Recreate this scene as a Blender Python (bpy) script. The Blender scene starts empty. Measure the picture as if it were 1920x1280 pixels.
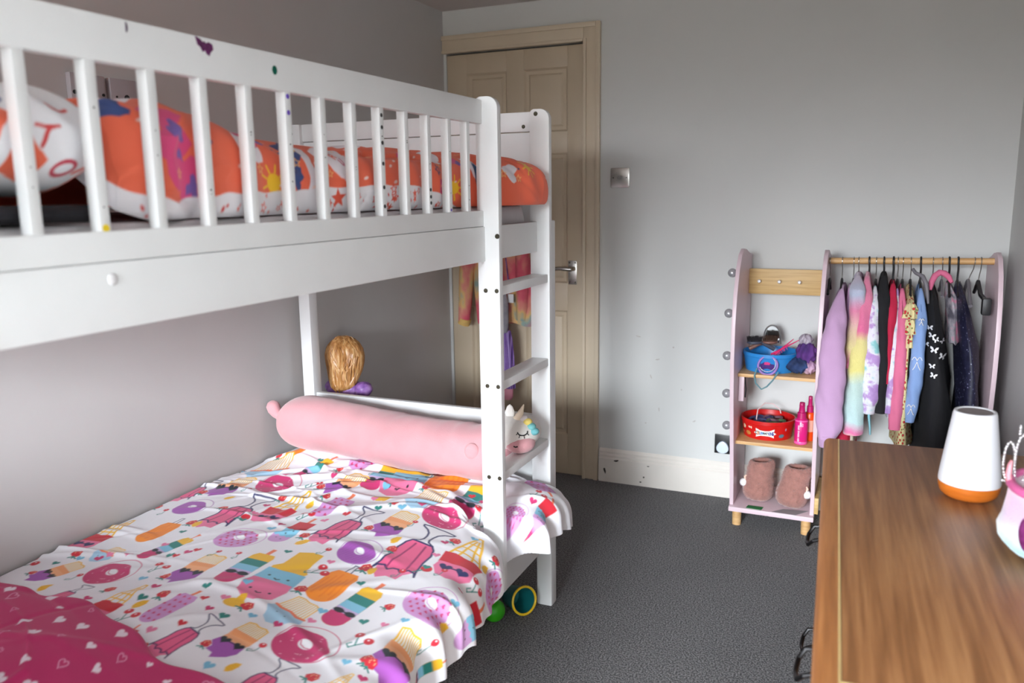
import bpy, bmesh, math, random
import numpy as np
from mathutils import Vector, Matrix

# ------------------------------------------------------------------ camera, world, light, exposure
scene = bpy.context.scene
COL = scene.collection
cam_d = bpy.data.cameras.new('camera'); cam = bpy.data.objects.new('camera', cam_d); COL.objects.link(cam)
YAW, PITCH, ROLL = .4192, .1795, -.0129
fw = Vector((-math.sin(YAW)*math.cos(PITCH), math.cos(YAW)*math.cos(PITCH), -math.sin(PITCH)))
rt = Vector((math.cos(YAW), math.sin(YAW), 0)); up = rt.cross(fw)
r2 = rt*math.cos(ROLL)+up*math.sin(ROLL); u2 = -rt*math.sin(ROLL)+up*math.cos(ROLL)
mw = Matrix((r2, u2, -fw)).transposed().to_4x4(); mw.translation = (1.9106, -3.5374, 1.3404)
cam.matrix_world = mw
cam_d.sensor_fit = 'HORIZONTAL'; cam_d.sensor_width = 36; cam_d.lens = 1525.2/1920*36
cam_d.clip_start = .02
cam_d.dof.use_dof = True; cam_d.dof.focus_distance = 2.45; cam_d.dof.aperture_fstop = 3.5
scene.camera = cam

ROOM_X, ROOM_Y, ROOM_Z = 2.37, -5.9, 2.18
WIN = (.30, 1.75, .85, 2.04)          # window opening in the wall behind the camera: x0 x1 z0 z1
world = bpy.data.worlds.new('overcast_sky'); scene.world = world; world.use_nodes = True
wn = world.node_tree.nodes; wl = world.node_tree.links; wn.clear()
wo = wn.new('ShaderNodeOutputWorld'); bg = wn.new('ShaderNodeBackground'); tc = wn.new('ShaderNodeTexCoord')
sp = wn.new('ShaderNodeSeparateXYZ'); rp = wn.new('ShaderNodeValToRGB'); mr = wn.new('ShaderNodeMapRange')
mr.inputs['From Min'].default_value = -1; mr.inputs['From Max'].default_value = 1
rp.color_ramp.elements[0].position = .495; rp.color_ramp.elements[0].color = (.055, .052, .045, 1)
rp.color_ramp.elements[1].position = .60; rp.color_ramp.elements[1].color = (.87, .94, 1, 1)
el = rp.color_ramp.elements.new(.545); el.color = (.46, .48, .51, 1)
wl.new(tc.outputs['Generated'], sp.inputs[0]); wl.new(sp.outputs['Z'], mr.inputs['Value']); wl.new(mr.outputs[0], rp.inputs[0])
wl.new(rp.outputs[0], bg.inputs[0]); bg.inputs[1].default_value = 152.0; wl.new(bg.outputs[0], wo.inputs[0])
pl = bpy.data.lights.new('window_portal', 'AREA'); pl.shape = 'RECTANGLE'; pl.size = WIN[1]-WIN[0]; pl.size_y = WIN[3]-WIN[2]
pl.cycles.is_portal = True
po = bpy.data.objects.new('window_portal', pl); COL.objects.link(po)
po.location = ((WIN[0]+WIN[1])/2, ROOM_Y-.11, (WIN[2]+WIN[3])/2); po.rotation_euler = (math.radians(90), 0, 0)

scene.view_settings.view_transform = 'Standard'; scene.view_settings.look = 'None'
scene.view_settings.gamma = 1; scene.view_settings.use_curve_mapping = False
scene.view_settings.exposure = 0.0
scene.cycles.use_denoising = True
scene.cycles.max_bounces = 10; scene.cycles.diffuse_bounces = 6
scene.cycles.sample_clamp_indirect = 6

# ------------------------------------------------------------------ colour and material helpers
def lin(c):
    c = np.asarray(c, float)/255.
    return np.where(c <= .04045, c/12.92, ((c+.055)/1.055)**2.4)
MATS = {}
def mat(name, rgb, rough=.5, noise=None, bump=None, metal=0., coat=0., sheen=0., trans=0., emit=0.):
    """procedural principled material; noise=(scale, amount) varies the colour, bump=(scale, strength)"""
    if name in MATS: return MATS[name]
    m = bpy.data.materials.new(name); m.use_nodes = True; n = m.node_tree.nodes; l = m.node_tree.links
    b = n['Principled BSDF']; c = lin(rgb)
    b.inputs['Base Color'].default_value = (*c, 1); b.inputs['Roughness'].default_value = rough
    b.inputs['Metallic'].default_value = metal; b.inputs['Coat Weight'].default_value = coat
    b.inputs['Sheen Weight'].default_value = sheen; b.inputs['Transmission Weight'].default_value = trans
    t = n.new('ShaderNodeTexCoord')
    if noise:
        x = n.new('ShaderNodeTexNoise'); x.inputs['Scale'].default_value = noise[0]; x.inputs['Detail'].default_value = 4
        l.new(t.outputs['Object'], x.inputs['Vector'])
        r = n.new('ShaderNodeValToRGB'); a = noise[1]
        r.color_ramp.elements[0].position = .3; r.color_ramp.elements[1].position = .7
        r.color_ramp.elements[0].color = (*np.clip(c*(1-a), 0, 1), 1); r.color_ramp.elements[1].color = (*np.clip(c*(1+a), 0, 1), 1)
        l.new(x.outputs['Fac'], r.inputs[0]); l.new(r.outputs[0], b.inputs['Base Color'])
    if bump: add_bump(m, t, bump)
    MATS[name] = m
    return m
def add_bump(m, t, bump):
    n = m.node_tree.nodes; l = m.node_tree.links; b = n['Principled BSDF']
    x = n.new('ShaderNodeTexNoise'); x.inputs['Scale'].default_value = bump[0]; x.inputs['Detail'].default_value = 3
    l.new(t.outputs['Object'], x.inputs['Vector'])
    k = n.new('ShaderNodeBump'); k.inputs['Strength'].default_value = bump[1]; k.inputs['Distance'].default_value = .002
    l.new(x.outputs['Fac'], k.inputs['Height']); l.new(k.outputs[0], b.inputs['Normal'])
def ramp_mat(name, kind, stops, scale=10., rough=.8, bump=None, vec=(1, 1, 1), sheen=0., interp='LINEAR', mix=0.):
    """procedural texture -> colour ramp. kind: noise, voronoi, wave, z (height of the thing itself)"""
    if name in MATS: return MATS[name]
    m = bpy.data.materials.new(name); m.use_nodes = True; n = m.node_tree.nodes; l = m.node_tree.links
    b = n['Principled BSDF']; b.inputs['Roughness'].default_value = rough; b.inputs['Sheen Weight'].default_value = sheen
    t = n.new('ShaderNodeTexCoord'); mp = n.new('ShaderNodeMapping'); mp.inputs['Scale'].default_value = vec
    l.new(t.outputs['Object'], mp.inputs[0])
    r = n.new('ShaderNodeValToRGB'); r.color_ramp.interpolation = interp
    e = r.color_ramp.elements
    while len(e) < len(stops): e.new(.5)
    for q, (p, c) in zip(e, stops): q.position = p; q.color = (*lin(c), 1)
    if kind == 'noise':
        x = n.new('ShaderNodeTexNoise'); x.inputs['Scale'].default_value = scale; x.inputs['Detail'].default_value = 3; o = x.outputs['Fac']
    elif kind == 'voronoi':
        x = n.new('ShaderNodeTexVoronoi'); x.inputs['Scale'].default_value = scale; o = x.outputs['Distance']
    elif kind == 'wave':
        x = n.new('ShaderNodeTexWave'); x.inputs['Scale'].default_value = scale; x.inputs['Distortion'].default_value = 7
        x.inputs['Detail'].default_value = 3; x.inputs['Detail Scale'].default_value = 1.2; o = x.outputs['Fac']
    else:
        x = n.new('ShaderNodeSeparateXYZ'); o = x.outputs['Z']
    l.new(mp.outputs[0], x.inputs[0])
    if kind == 'z':
        ns = n.new('ShaderNodeTexNoise'); ns.inputs['Scale'].default_value = scale; l.new(t.outputs['Object'], ns.inputs['Vector'])
        ad = n.new('ShaderNodeMath'); ad.operation = 'MULTIPLY_ADD'; ad.inputs[1].default_value = mix
        l.new(ns.outputs['Fac'], ad.inputs[0]); l.new(o, ad.inputs[2]); o = ad.outputs[0]
    l.new(o, r.inputs[0]); l.new(r.outputs[0], b.inputs['Base Color'])
    if bump: add_bump(m, t, bump)
    MATS[name] = m
    return m
def print_mat(name, rough=.85, bump=(900, .25)):
    """cloth whose printed pattern is stored per vertex in the attribute 'print'"""
    if name in MATS: return MATS[name]
    m = bpy.data.materials.new(name); m.use_nodes = True; n = m.node_tree.nodes; l = m.node_tree.links
    b = n['Principled BSDF']; b.inputs['Roughness'].default_value = rough; b.inputs['Sheen Weight'].default_value = .15
    a = n.new('ShaderNodeAttribute'); a.attribute_name = 'print'; l.new(a.outputs['Color'], b.inputs['Base Color'])
    add_bump(m, n.new('ShaderNodeTexCoord'), bump); MATS[name] = m
    return m

# ------------------------------------------------------------------ geometry helpers
class G:
    def __init__(s): s.v = []; s.f = []
    def add(s, v, f):
        o = len(s.v); s.v += [tuple(float(c) for c in p) for p in v]; s.f += [tuple(i+o for i in q) for q in f]; return s
    def box(s, x0, x1, y0, y1, z0, z1):
        v = [(x, y, z) for x in (x0, x1) for y in (y0, y1) for z in (z0, z1)]
        return s.add(v, [(0, 1, 3, 2), (4, 6, 7, 5), (0, 4, 5, 1), (2, 3, 7, 6), (0, 2, 6, 4), (1, 5, 7, 3)])
    def loft(s, rings, caps=True, closed=False):
        n = len(rings[0]); m = len(rings); v = [p for r in rings for p in r]; f = []
        for i in range(m if closed else m-1):
            for j in range(n):
                a, b = i*n+j, i*n+(j+1) % n; k = ((i+1) % m)*n
                f.append((a, b, k+(j+1) % n, k+j))
        if caps and not closed: f += [tuple(range(n-1, -1, -1)), tuple((m-1)*n+j for j in range(n))]
        return s.add(v, f)
    def tube(s, pts, r, n=8, caps=True, closed=False, flat=None):
        P = [Vector(p) for p in pts]; m = len(P); rs = r if hasattr(r, '__len__') else [r]*m; rings = []
        nrm = None
        for i in range(m):
            if closed: d = P[(i+1) % m]-P[i-1]
            else: d = P[min(i+1, m-1)]-P[max(i-1, 0)]
            d.normalize()
            if nrm is None:
                nrm = Vector((0, 0, 1)) if abs(d.z) < .9 else Vector((1, 0, 0))
            nrm = (nrm-d*nrm.dot(d)); nrm.normalize(); b = d.cross(nrm)
            rings.append([tuple(P[i]+(nrm*math.cos(2*math.pi*k/n)*(flat or 1)+b*math.sin(2*math.pi*k/n))*rs[i]) for k in range(n)])
        return s.loft(rings, caps, closed)
    def lathe(s, prof, c=(0, 0, 0), n=32, sx=1., sy=1., caps=True):
        rings = [[(c[0]+r*sx*math.cos(2*math.pi*k/n), c[1]+r*sy*math.sin(2*math.pi*k/n), c[2]+z) for k in range(n)] for r, z in prof]
        return s.loft(rings, caps)
    def ell(s, c, r, n=16, m=10, jit=0., seed=0, M=None):
        rnd = random.Random(seed); rings = []
        for i in range(1, m):
            a = math.pi*i/m
            ring = []
            for k in range(n):
                q = 1+jit*rnd.uniform(-1, 1)
                p = Vector((r[0]*math.sin(a)*math.cos(2*math.pi*k/n)*q, r[1]*math.sin(a)*math.sin(2*math.pi*k/n)*q, -r[2]*math.cos(a)*q))
                ring.append(tuple((M @ p if M else p)+Vector(c)))
            rings.append(ring)
        e0 = Vector((0, 0, -r[2])); e1 = Vector((0, 0, r[2]))
        e0 = tuple((M @ e0 if M else e0)+Vector(c)); e1 = tuple((M @ e1 if M else e1)+Vector(c))
        o = len(s.v); s.loft(rings, False); b = len(s.v); s.v += [e0, e1]; L = (m-2)*n
        for k in range(n):
            s.f.append((b, o+(k+1) % n, o+k)); s.f.append((b+1, o+L+k, o+L+(k+1) % n))
        return s
    def prism(s, poly, axis, a0, a1):
        """poly: 2D outline; axis 'x': (y,z), 'y': (x,z), 'z': (x,y)"""
        def pt(p, a): return {'x': (a, p[0], p[1]), 'y': (p[0], a, p[1]), 'z': (p[0], p[1], a)}[axis]
        return s.loft([[pt(p, a0) for p in poly], [pt(p, a1) for p in poly]])
def wloc(o):
    v = Vector((0, 0, 0))
    while o: v += o.location; o = o.parent
    return v
def finish(me, angle=40):
    me.polygons.foreach_set('use_smooth', [True]*len(me.polygons))
    try: me.set_sharp_from_angle(angle=math.radians(angle))
    except Exception: pass
def link(name, me, m, parent=None, local=False, base=None):
    o = bpy.data.objects.new(name, me); COL.objects.link(o)
    if m: me.materials.append(m)
    if parent is not None:
        o.parent = parent
        if not local: me.transform(Matrix.Translation(-wloc(parent)))
    elif base is not None:
        me.transform(Matrix.Translation(-Vector(base))); o.location = base
    return o
def part(g, name, m, parent=None, bevel=0., angle=40, seg=2, label=None, local=False, base=None, normals=True):
    me = bpy.data.meshes.new(name); me.from_pydata(g.v, [], g.f)
    bm = bmesh.new(); bm.from_mesh(me)
    if normals: bmesh.ops.recalc_face_normals(bm, faces=bm.faces)
    if bevel:
        ed = [e for e in bm.edges if len(e.link_faces) == 2 and e.calc_face_angle(0) > math.radians(35)]
        bmesh.ops.bevel(bm, geom=ed, offset=bevel, segments=seg, affect='EDGES', profile=.6, clamp_overlap=True)
    bm.to_mesh(me); bm.free(); finish(me, angle)
    o = link(name, me, m, parent, local, base)
    if label: o['label'] = label
    return o
def tag(o, label, cat, group=None):
    o['label'] = label; o['category'] = cat
    if group: o['group'] = group
    return o
def thing(name, label, cat, loc, group=None):
    o = bpy.data.objects.new(name, None); COL.objects.link(o); o.location = loc; o.empty_display_size = .05
    return tag(o, label, cat, group)
def struct(o): o['kind'] = 'structure'; return o
def sthing(name, loc):
    o = bpy.data.objects.new(name, None); COL.objects.link(o); o.location = loc; o.empty_display_size = .05
    return struct(o)
def share(name, src, parent, loc, rot=None):
    o = bpy.data.objects.new(name, src.data); COL.objects.link(o); o.parent = parent; o.location = loc
    if rot: o.rotation_euler = rot
    return o
def grid_object(name, P, m, parent=None, colors=None, wrap=False, base=None, caps=False):
    """P: (nu,nv,3) array of points -> one mesh; wrap closes the v direction; colors (nu,nv,3) linear"""
    nu, nv, _ = P.shape; idx = np.arange(nu*nv).reshape(nu, nv)
    if wrap: a = idx[:-1]; b = idx[1:]; q = np.stack([a, b, np.roll(b, -1, 1), np.roll(a, -1, 1)], -1).reshape(-1, 4)
    else: q = np.stack([idx[:-1, :-1], idx[1:, :-1], idx[1:, 1:], idx[:-1, 1:]], -1).reshape(-1, 4)
    me = bpy.data.meshes.new(name); me.vertices.add(nu*nv); me.vertices.foreach_set('co', P.reshape(-1).astype(np.float32))
    nq = len(q); ex = 0
    me.loops.add(nq*4); me.loops.foreach_set('vertex_index', q.reshape(-1).astype(np.int32))
    me.polygons.add(nq); me.polygons.foreach_set('loop_start', (np.arange(nq)*4).astype(np.int32))
    me.update(calc_edges=True); me.validate()
    me.polygons.foreach_set('use_smooth', [True]*nq)
    if colors is not None:
        at = me.color_attributes.new('print', 'FLOAT_COLOR', 'POINT')
        c = np.ones((nu*nv, 4), np.float32); c[:, :3] = colors.reshape(-1, 3); at.data.foreach_set('color', c.reshape(-1))
    return link(name, me, m, parent, False, base)

# ------------------------------------------------------------------ print canvas: flat drawings in cloth space
class Canvas:
    def __init__(s, x0, y0, nx, ny, d, bg):
        s.x0, s.y0, s.d, s.nx, s.ny = x0, y0, d, nx, ny
        s.c = np.empty((nx, ny, 3)); s.c[:] = lin(bg)
    def frame(s, A, B, ext=1.0):
        A = np.array(A, float); B = np.array(B, float); s.L = np.hypot(*(B-A)); e = (B-A)/s.L
        c = (A+B)/2; R = s.L*ext
        s.i0 = max(0, int((c[0]-R-s.x0)/s.d)); s.i1 = min(s.nx, int((c[0]+R-s.x0)/s.d)+2)
        s.j0 = max(0, int((c[1]-R-s.y0)/s.d)); s.j1 = min(s.ny, int((c[1]+R-s.y0)/s.d)+2)
        if s.i1 <= s.i0 or s.j1 <= s.j0: return False
        X, Y = np.meshgrid(s.x0+s.d*np.arange(s.i0, s.i1), s.y0+s.d*np.arange(s.j0, s.j1), indexing='ij')
        s.a = ((X-A[0])*e[0]+(Y-A[1])*e[1])/s.L; s.b = (-(X-A[0])*e[1]+(Y-A[1])*e[0])/s.L
        s.aa = s.d/s.L*.7
        return True
    def put(s, sd, rgb, op=1.):
        k = (np.clip(.5-sd/(2*s.aa), 0, 1)*op)[..., None]; w = s.c[s.i0:s.i1, s.j0:s.j1]; w[:] = w*(1-k)+lin(rgb)*k
    def ell(s, a, b, ra, rb, rgb, op=1., th=0.):
        x = (s.a-a)*math.cos(th)+(s.b-b)*math.sin(th); y = -(s.a-a)*math.sin(th)+(s.b-b)*math.cos(th)
        q = np.hypot(x/ra, y/rb); s.put((q-1)*min(ra, rb), rgb, op)
    def segd(s, p, q):
        p = np.array(p); q = np.array(q); d = q-p; L = max(d@d, 1e-12)
        h = np.clip(((s.a-p[0])*d[0]+(s.b-p[1])*d[1])/L, 0, 1)
        return np.hypot(s.a-p[0]-h*d[0], s.b-p[1]-h*d[1])
    def line(s, pts, w, rgb, op=1.):
        D = None
        for p, q in zip(pts[:-1], pts[1:]):
            x = s.segd(p, q); D = x if D is None else np.minimum(D, x)
        s.put(D-w, rgb, op)
    def poly(s, pts, rgb, op=1., out=None, ow=.012):
        D = None; ins = np.zeros(s.a.shape, bool); n = len(pts)
        for i in range(n):
            p, q = pts[i], pts[(i+1) % n]; x = s.segd(p, q); D = x if D is None else np.minimum(D, x)
            if p[1] != q[1]:
                c = (p[1] > s.b) != (q[1] > s.b); ins ^= c & (s.a < (q[0]-p[0])*(s.b-p[1])/(q[1]-p[1])+p[0])
        if rgb is not None: s.put(np.where(ins, -D, D), rgb, op)
        if out is not None: s.put(D-ow, out)
def heart_pts(c, r, th=0., n=22):
    o = []
    for i in range(n):
        u = 2*math.pi*i/n; x = 16*math.sin(u)**3/17.; y = (13*math.cos(u)-5*math.cos(2*u)-2*math.cos(3*u)-math.cos(4*u))/17.
        o.append((c[0]+r*(x*math.cos(th)-y*math.sin(th)), c[1]+r*(x*math.sin(th)+y*math.cos(th))))
    return o
def star_pts(c, r, k=.45, th=0.):
    return [(c[0]+(r if i % 2 == 0 else r*k)*math.cos(th+math.pi*i/5), c[1]+(r if i % 2 == 0 else r*k)*math.sin(th+math.pi*i/5)) for i in range(10)]

# ------------------------------------------------------------------ materials of the room
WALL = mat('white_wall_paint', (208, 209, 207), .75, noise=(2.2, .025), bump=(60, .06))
CEIL = mat('ceiling_paint', (206, 199, 196), .8, noise=(3, .02))
GLOSS = mat('white_gloss_paint', (232, 226, 218), .35, noise=(7, .03))
DOORP = mat('cream_door_paint', (194, 178, 154), .42, noise=(5, .03))
ARCH = mat('cream_trim_paint', (206, 191, 168), .42, noise=(6, .03))
CHROME = mat('brushed_chrome', (190, 188, 184), .25, noise=(40, .08), metal=1.)
STEEL = mat('satin_steel', (150, 148, 146), .4, noise=(60, .08), metal=1.)
BOLT = mat('dark_bolt_metal', (78, 74, 62), .4, noise=(90, .2), metal=.9)
BLACK = mat('black_plastic', (22, 22, 24), .4, noise=(30, .1))
WHITEP = mat('white_plastic', (232, 232, 234), .35, noise=(30, .02))
def carpet():
    m = bpy.data.materials.new('grey_carpet'); m.use_nodes = True; n = m.node_tree.nodes; l = m.node_tree.links
    b = n['Principled BSDF']; b.inputs['Roughness'].default_value = .95; b.inputs['Sheen Weight'].default_value = .2
    t = n.new('ShaderNodeTexCoord'); x = n.new('ShaderNodeTexNoise'); x.inputs['Scale'].default_value = 190; x.inputs['Detail'].default_value = 3
    x2 = n.new('ShaderNodeTexNoise'); x2.inputs['Scale'].default_value = 4; x2.inputs['Detail'].default_value = 3
    r = n.new('ShaderNodeValToRGB'); e = r.color_ramp.elements
    e[0].position = .40; e[0].color = (*lin((22, 21, 23)), 1); e[1].position = .62; e[1].color = (*lin((118, 116, 117)), 1)
    mx = n.new('ShaderNodeMix'); mx.data_type = 'RGBA'; mx.blend_type = 'OVERLAY'; mx.inputs[0].default_value = .18
    k = n.new('ShaderNodeBump'); k.inputs['Strength'].default_value = .9; k.inputs['Distance'].default_value = .006
    for q in (x, x2): l.new(t.outputs['Object'], q.inputs['Vector'])
    l.new(x.outputs['Fac'], r.inputs[0]); l.new(r.outputs[0], mx.inputs[6]); l.new(x2.outputs['Fac'], mx.inputs[7])
    l.new(mx.outputs[2], b.inputs['Base Color']); l.new(x.outputs['Fac'], k.inputs['Height']); l.new(k.outputs[0], b.inputs['Normal'])
    return m
# ------------------------------------------------------------------ room shell
struct(part(G().box(-.1, ROOM_X+.1, ROOM_Y-.1, .1, -.08, 0), 'floor', carpet()))
struct(part(G().box(-.1, ROOM_X+.1, ROOM_Y-.1, .1, ROOM_Z, ROOM_Z+.1), 'ceiling', CEIL))
struct(part(G().box(-.1, 0, ROOM_Y-.1, .1, 0, ROOM_Z), 'wall_left', mat('left_wall_tone', (195, 193, 192), .75, noise=(2.2, .025), bump=(60, .06))))  # same finish as the other walls, in one slightly darker even tone
struct(part(G().box(ROOM_X, ROOM_X+.1, ROOM_Y-.1, .1, 0, ROOM_Z), 'wall_right', WALL))
DX0, DX1, DZ = .016, .70, 1.985
g = G().box(0, DX0-.002, 0, .1, 0, ROOM_Z).box(DX1, ROOM_X, 0, .1, 0, ROOM_Z).box(DX0-.002, DX1, 0, .1, DZ+.004, ROOM_Z).box(DX0-.002, DX1, .06, .1, 0, DZ+.004)
struct(part(g, 'wall_far', WALL))
SCUFF = mat('wall_scuff', (186, 182, 178), .8, noise=(60, .15))
for x, z, a, b, th in ((1.02, .52, .003, .010, .4), (1.05, .60, .010, .003, .2), (1.12, .66, .004, .004, 0), (.96, .70, .012, .003, -.2), (1.16, .47, .003, .004, 0), (1.06, .37, .003, .009, .1), (1.0, .30, .004, .003, 0), (1.22, .33, .008, .003, .5)):
    pts = [(x+a*math.cos(u)*math.cos(th)-b*math.sin(u)*math.sin(th), z+a*math.cos(u)*math.sin(th)+b*math.sin(u)*math.cos(th)*(1+.3*math.sin(3*u))) for u in [2*math.pi*i/12 for i in range(12)]]
    part(G().prism(pts, 'y', -.0004, .0002), 'scuff_mark', SCUFF, bpy.data.objects['wall_far'])
x0, x1, z0, z1 = WIN
g = G().box(0, x0, ROOM_Y-.1, ROOM_Y, 0, ROOM_Z).box(x1, ROOM_X, ROOM_Y-.1, ROOM_Y, 0, ROOM_Z).box(x0, x1, ROOM_Y-.1, ROOM_Y, 0, z0).box(x0, x1, ROOM_Y-.1, ROOM_Y, z1, ROOM_Z)
struct(part(g, 'wall_back', WALL))
w = sthing('window_1', ((x0+x1)/2, ROOM_Y-.05, z0))
g = G()
for a, b, c, d in ((x0, x1, z0, z0+.045), (x0, x1, z1-.045, z1), (x0, x0+.045, z0, z1), (x1-.045, x1, z0, z1), ((x0+x1)/2-.02, (x0+x1)/2+.02, z0, z1)):
    g.box(a, b, ROOM_Y-.08, ROOM_Y-.03, c, d)
part(g, 'window_frame', WHITEP, w)
part(G().box(x0-.03, x1+.03, ROOM_Y-.03, ROOM_Y+.12, z0-.03, z0), 'window_sill', GLOSS, w, bevel=.006)
PANE = bpy.data.materials.new('window_glass'); PANE.use_nodes = True
n = PANE.node_tree.nodes; l = PANE.node_tree.links; n.remove(n['Principled BSDF'])
ms = n.new('ShaderNodeMixShader'); tr = n.new('ShaderNodeBsdfTransparent'); gl = n.new('ShaderNodeBsdfGlossy'); gl.inputs['Roughness'].default_value = .02
ms.inputs[0].default_value = .06; l.new(tr.outputs[0], ms.inputs[1]); l.new(gl.outputs[0], ms.inputs[2]); l.new(ms.outputs[0], n['Material Output'].inputs[0])
for a, b in ((x0+.045, (x0+x1)/2-.02), ((x0+x1)/2+.02, x1-.045)):
    part(G().box(a, b, ROOM_Y-.058, ROOM_Y-.052, z0+.045, z1-.045), 'pane', PANE, w)
# skirting: moulded profile swept along the walls
SK = [(0, 0), (-.020, 0), (-.020, .112), (-.014, .118), (-.016, .128), (-.010, .136), (-.012, .146), (-.004, .158), (0, .158)]
struct(part(G().prism(SK, 'x', .782, ROOM_X), 'baseboard_far', GLOSS, angle=25))
struct(part(G().prism([(-a, b) for a, b in SK], 'y', ROOM_Y, -.001), 'baseboard_left', GLOSS, angle=25))
struct(part(G().prism([(ROOM_X+a, b) for a, b in SK], 'y', ROOM_Y, -.021), 'baseboard_right', GLOSS, angle=25))
bf = bpy.data.objects['baseboard_far']
CHIP = mat('dark_paint_chip', (58, 50, 42), .8, noise=(90, .2))
for x, z, a, b, th in ((.812, .055, .005, .014, .3), (.868, .108, .012, .004, .2), (1.0, .045, .004, .004, 0), (.985, .02, .005, .003, 0), (1.02, .1, .006, .002, 0)):
    pts = [(x+a*math.cos(u)*math.cos(th)-b*math.sin(u)*math.sin(th), z+a*math.cos(u)*math.sin(th)+b*math.sin(u)*math.cos(th)*(1+.3*math.sin(3*u))) for u in [2*math.pi*i/12 for i in range(12)]]
    part(G().prism(pts, 'y', -.0206, -.0198), 'paint_chip', CHIP, bf)
# architrave round the door (stepped moulding)
def arch(poly2, name):
    return part(poly2, name, ARCH, angle=30)
g = G().box(DX1, .776, -.016, 0, 0, 2.066).box(.700, .714, -.026, -.016, 0, 2.0).box(.756, .777, -.024, -.016, 0, 2.067)
struct(part(g, 'trim_1', ARCH, bevel=.003))
g = G().box(.001, DX1, -.016, 0, DZ+.003, 2.066).box(.001, DX1, -.026, -.016, DZ+.003, 2.0).box(.001, .756, -.024, -.016, 2.046, 2.067)
struct(part(g, 'trim_2', ARCH, bevel=.003))
# the door: stiles, rails and six panels
door = sthing('door_1', ((DX0+DX1)/2, .02, 0))
yF, yB = .004, .044
SX = [(DX0, .118), (.322, .408), (.618, DX1-.003)]; RZ = [(.004, .20), (.80, .93), (1.52, 1.615), (1.892, DZ-.004)]
PX = [(.118, .322), (.408, .618)]; PZ = [(.20, .80), (.93, 1.52), (1.615, 1.892)]
for a, b in SX: part(G().box(a, b, yF, yB, .004, DZ-.004), 'stile', DOORP, door, bevel=.0015)
for a, b in PX:
    for c, d in RZ: part(G().box(a, b, yF+.0004, yB, c, d), 'rail', DOORP, door, bevel=.0015)
    for c, d in PZ:
        q = G()
        def rg(i, y): return [(a+i, y, c+i), (b-i, y, c+i), (b-i, y, d-i), (a+i, y, d-i)]
        q.loft([rg(0, yF+.001), rg(.008, yF+.010), rg(.022, yF+.011), rg(.030, yF+.005), rg(.034, yF+.004)], caps=False)
        q.f.append(tuple(len(q.v)-4+i for i in range(4)))
        part(q, 'panel', DOORP, door, angle=20)
hp = part(G().box(.623, .665, -.002, yF, .925, 1.035), 'handle_plate', CHROME, door, bevel=.003, label='chrome lever handle plate')
for z in (.935, 1.025):
    for x in (.630, .658): part(G().lathe([(.0035, 0), (.003, .0015)], n=10).add([], []), 'screw', BOLT, hp, local=True).matrix_local = Matrix.Translation(Vector((x, -.003, z))-wloc(hp)) @ Matrix.Rotation(math.radians(90), 4, 'X')
part(G().tube([(.650, -.002, .998), (.650, -.03, .998), (.648, -.042, .998), (.635, -.046, .999), (.60, -.046, 1.001), (.555, -.044, .997)], [.011, .010, .010, .010, .009, .008], 12), 'handle_lever', CHROME, door)
# light switch, wall plates, socket
def plate(name, label, cat, x, z, m, dark=False):
    t = thing(name, label, cat, (x, 0, z-.043))
    part(G().box(x-.043, x+.043, -.008, 0, z-.043, z+.043), 'plate', m, t, bevel=.004)
    return t
t = plate('light_dimmer', 'square brushed metal dimmer switch on the wall beside the door', 'light switch', .867, 1.404, CHROME)
def disc_y(x, y, z, r, h, m, name, t, n=16): return part(G().loft([[(x+r*math.cos(2*math.pi*k/n), y, z+r*math.sin(2*math.pi*k/n)) for k in range(n)], [(x+r*.9*math.cos(2*math.pi*k/n), y-h, z+r*.9*math.sin(2*math.pi*k/n)) for k in range(n)]]), name, m, t)
disc_y(.867, -.008, 1.404, .011, .012, STEEL, 'knob', t); disc_y(.837, -.008, 1.404, .003, .001, BOLT, 'screw', t, 8); disc_y(.897, -.008, 1.404, .003, .001, BOLT, 'screw', t, 8)
t = thing('wall_socket', 'black wall socket holding a white plug, low on the wall beside the pink shelf unit', 'socket', (1.352, 0, .2))
part(G().box(1.315, 1.401, -.010, 0, .198, .284), 'plate', BLACK, t, bevel=.003)
part(G().box(1.314, 1.402, -.006, 0, .197, .285), 'plate_edge', STEEL, t, bevel=.002)
pg = [(1.352+.026*math.cos(u)*(1-.2*math.sin(u)), .231+.027*math.sin(u)) for u in [2*math.pi*i/24 for i in range(24)]]
part(G().prism(pg, 'y', -.028, -.010), 'plug', mat('white_plug', (214, 226, 244), .3, noise=(20, .02)), t, bevel=.004)
def left_plate(y, label, name, hole):
    t = thing(name, label, 'wall plate', (0, y, 1.567))
    part(G().box(0, .018, y-.052, y+.052, 1.557, 1.66), 'plate', mat('grey_white_plate', (172, 166, 170), .45, noise=(20, .02)), t, bevel=.004)
    for dy, r in hole:
        part(G().loft([[(.018+h, y+dy+r*math.cos(2*math.pi*k/12), 1.611+r*math.sin(2*math.pi*k/12)) for k in range(12)] for h in (0, .002)]), 'screw', BLACK, t)
left_plate(-1.972, 'blank wall plate with two screws above the upper bunk, nearer the camera', 'blank_plate', ((-.043, .0055), (.043, .004)))
left_plate(-1.852, 'aerial wall plate with a round hole above the upper bunk, nearer the door', 'aerial_plate', ((-.035, .003), (-.002, .008)))

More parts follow.
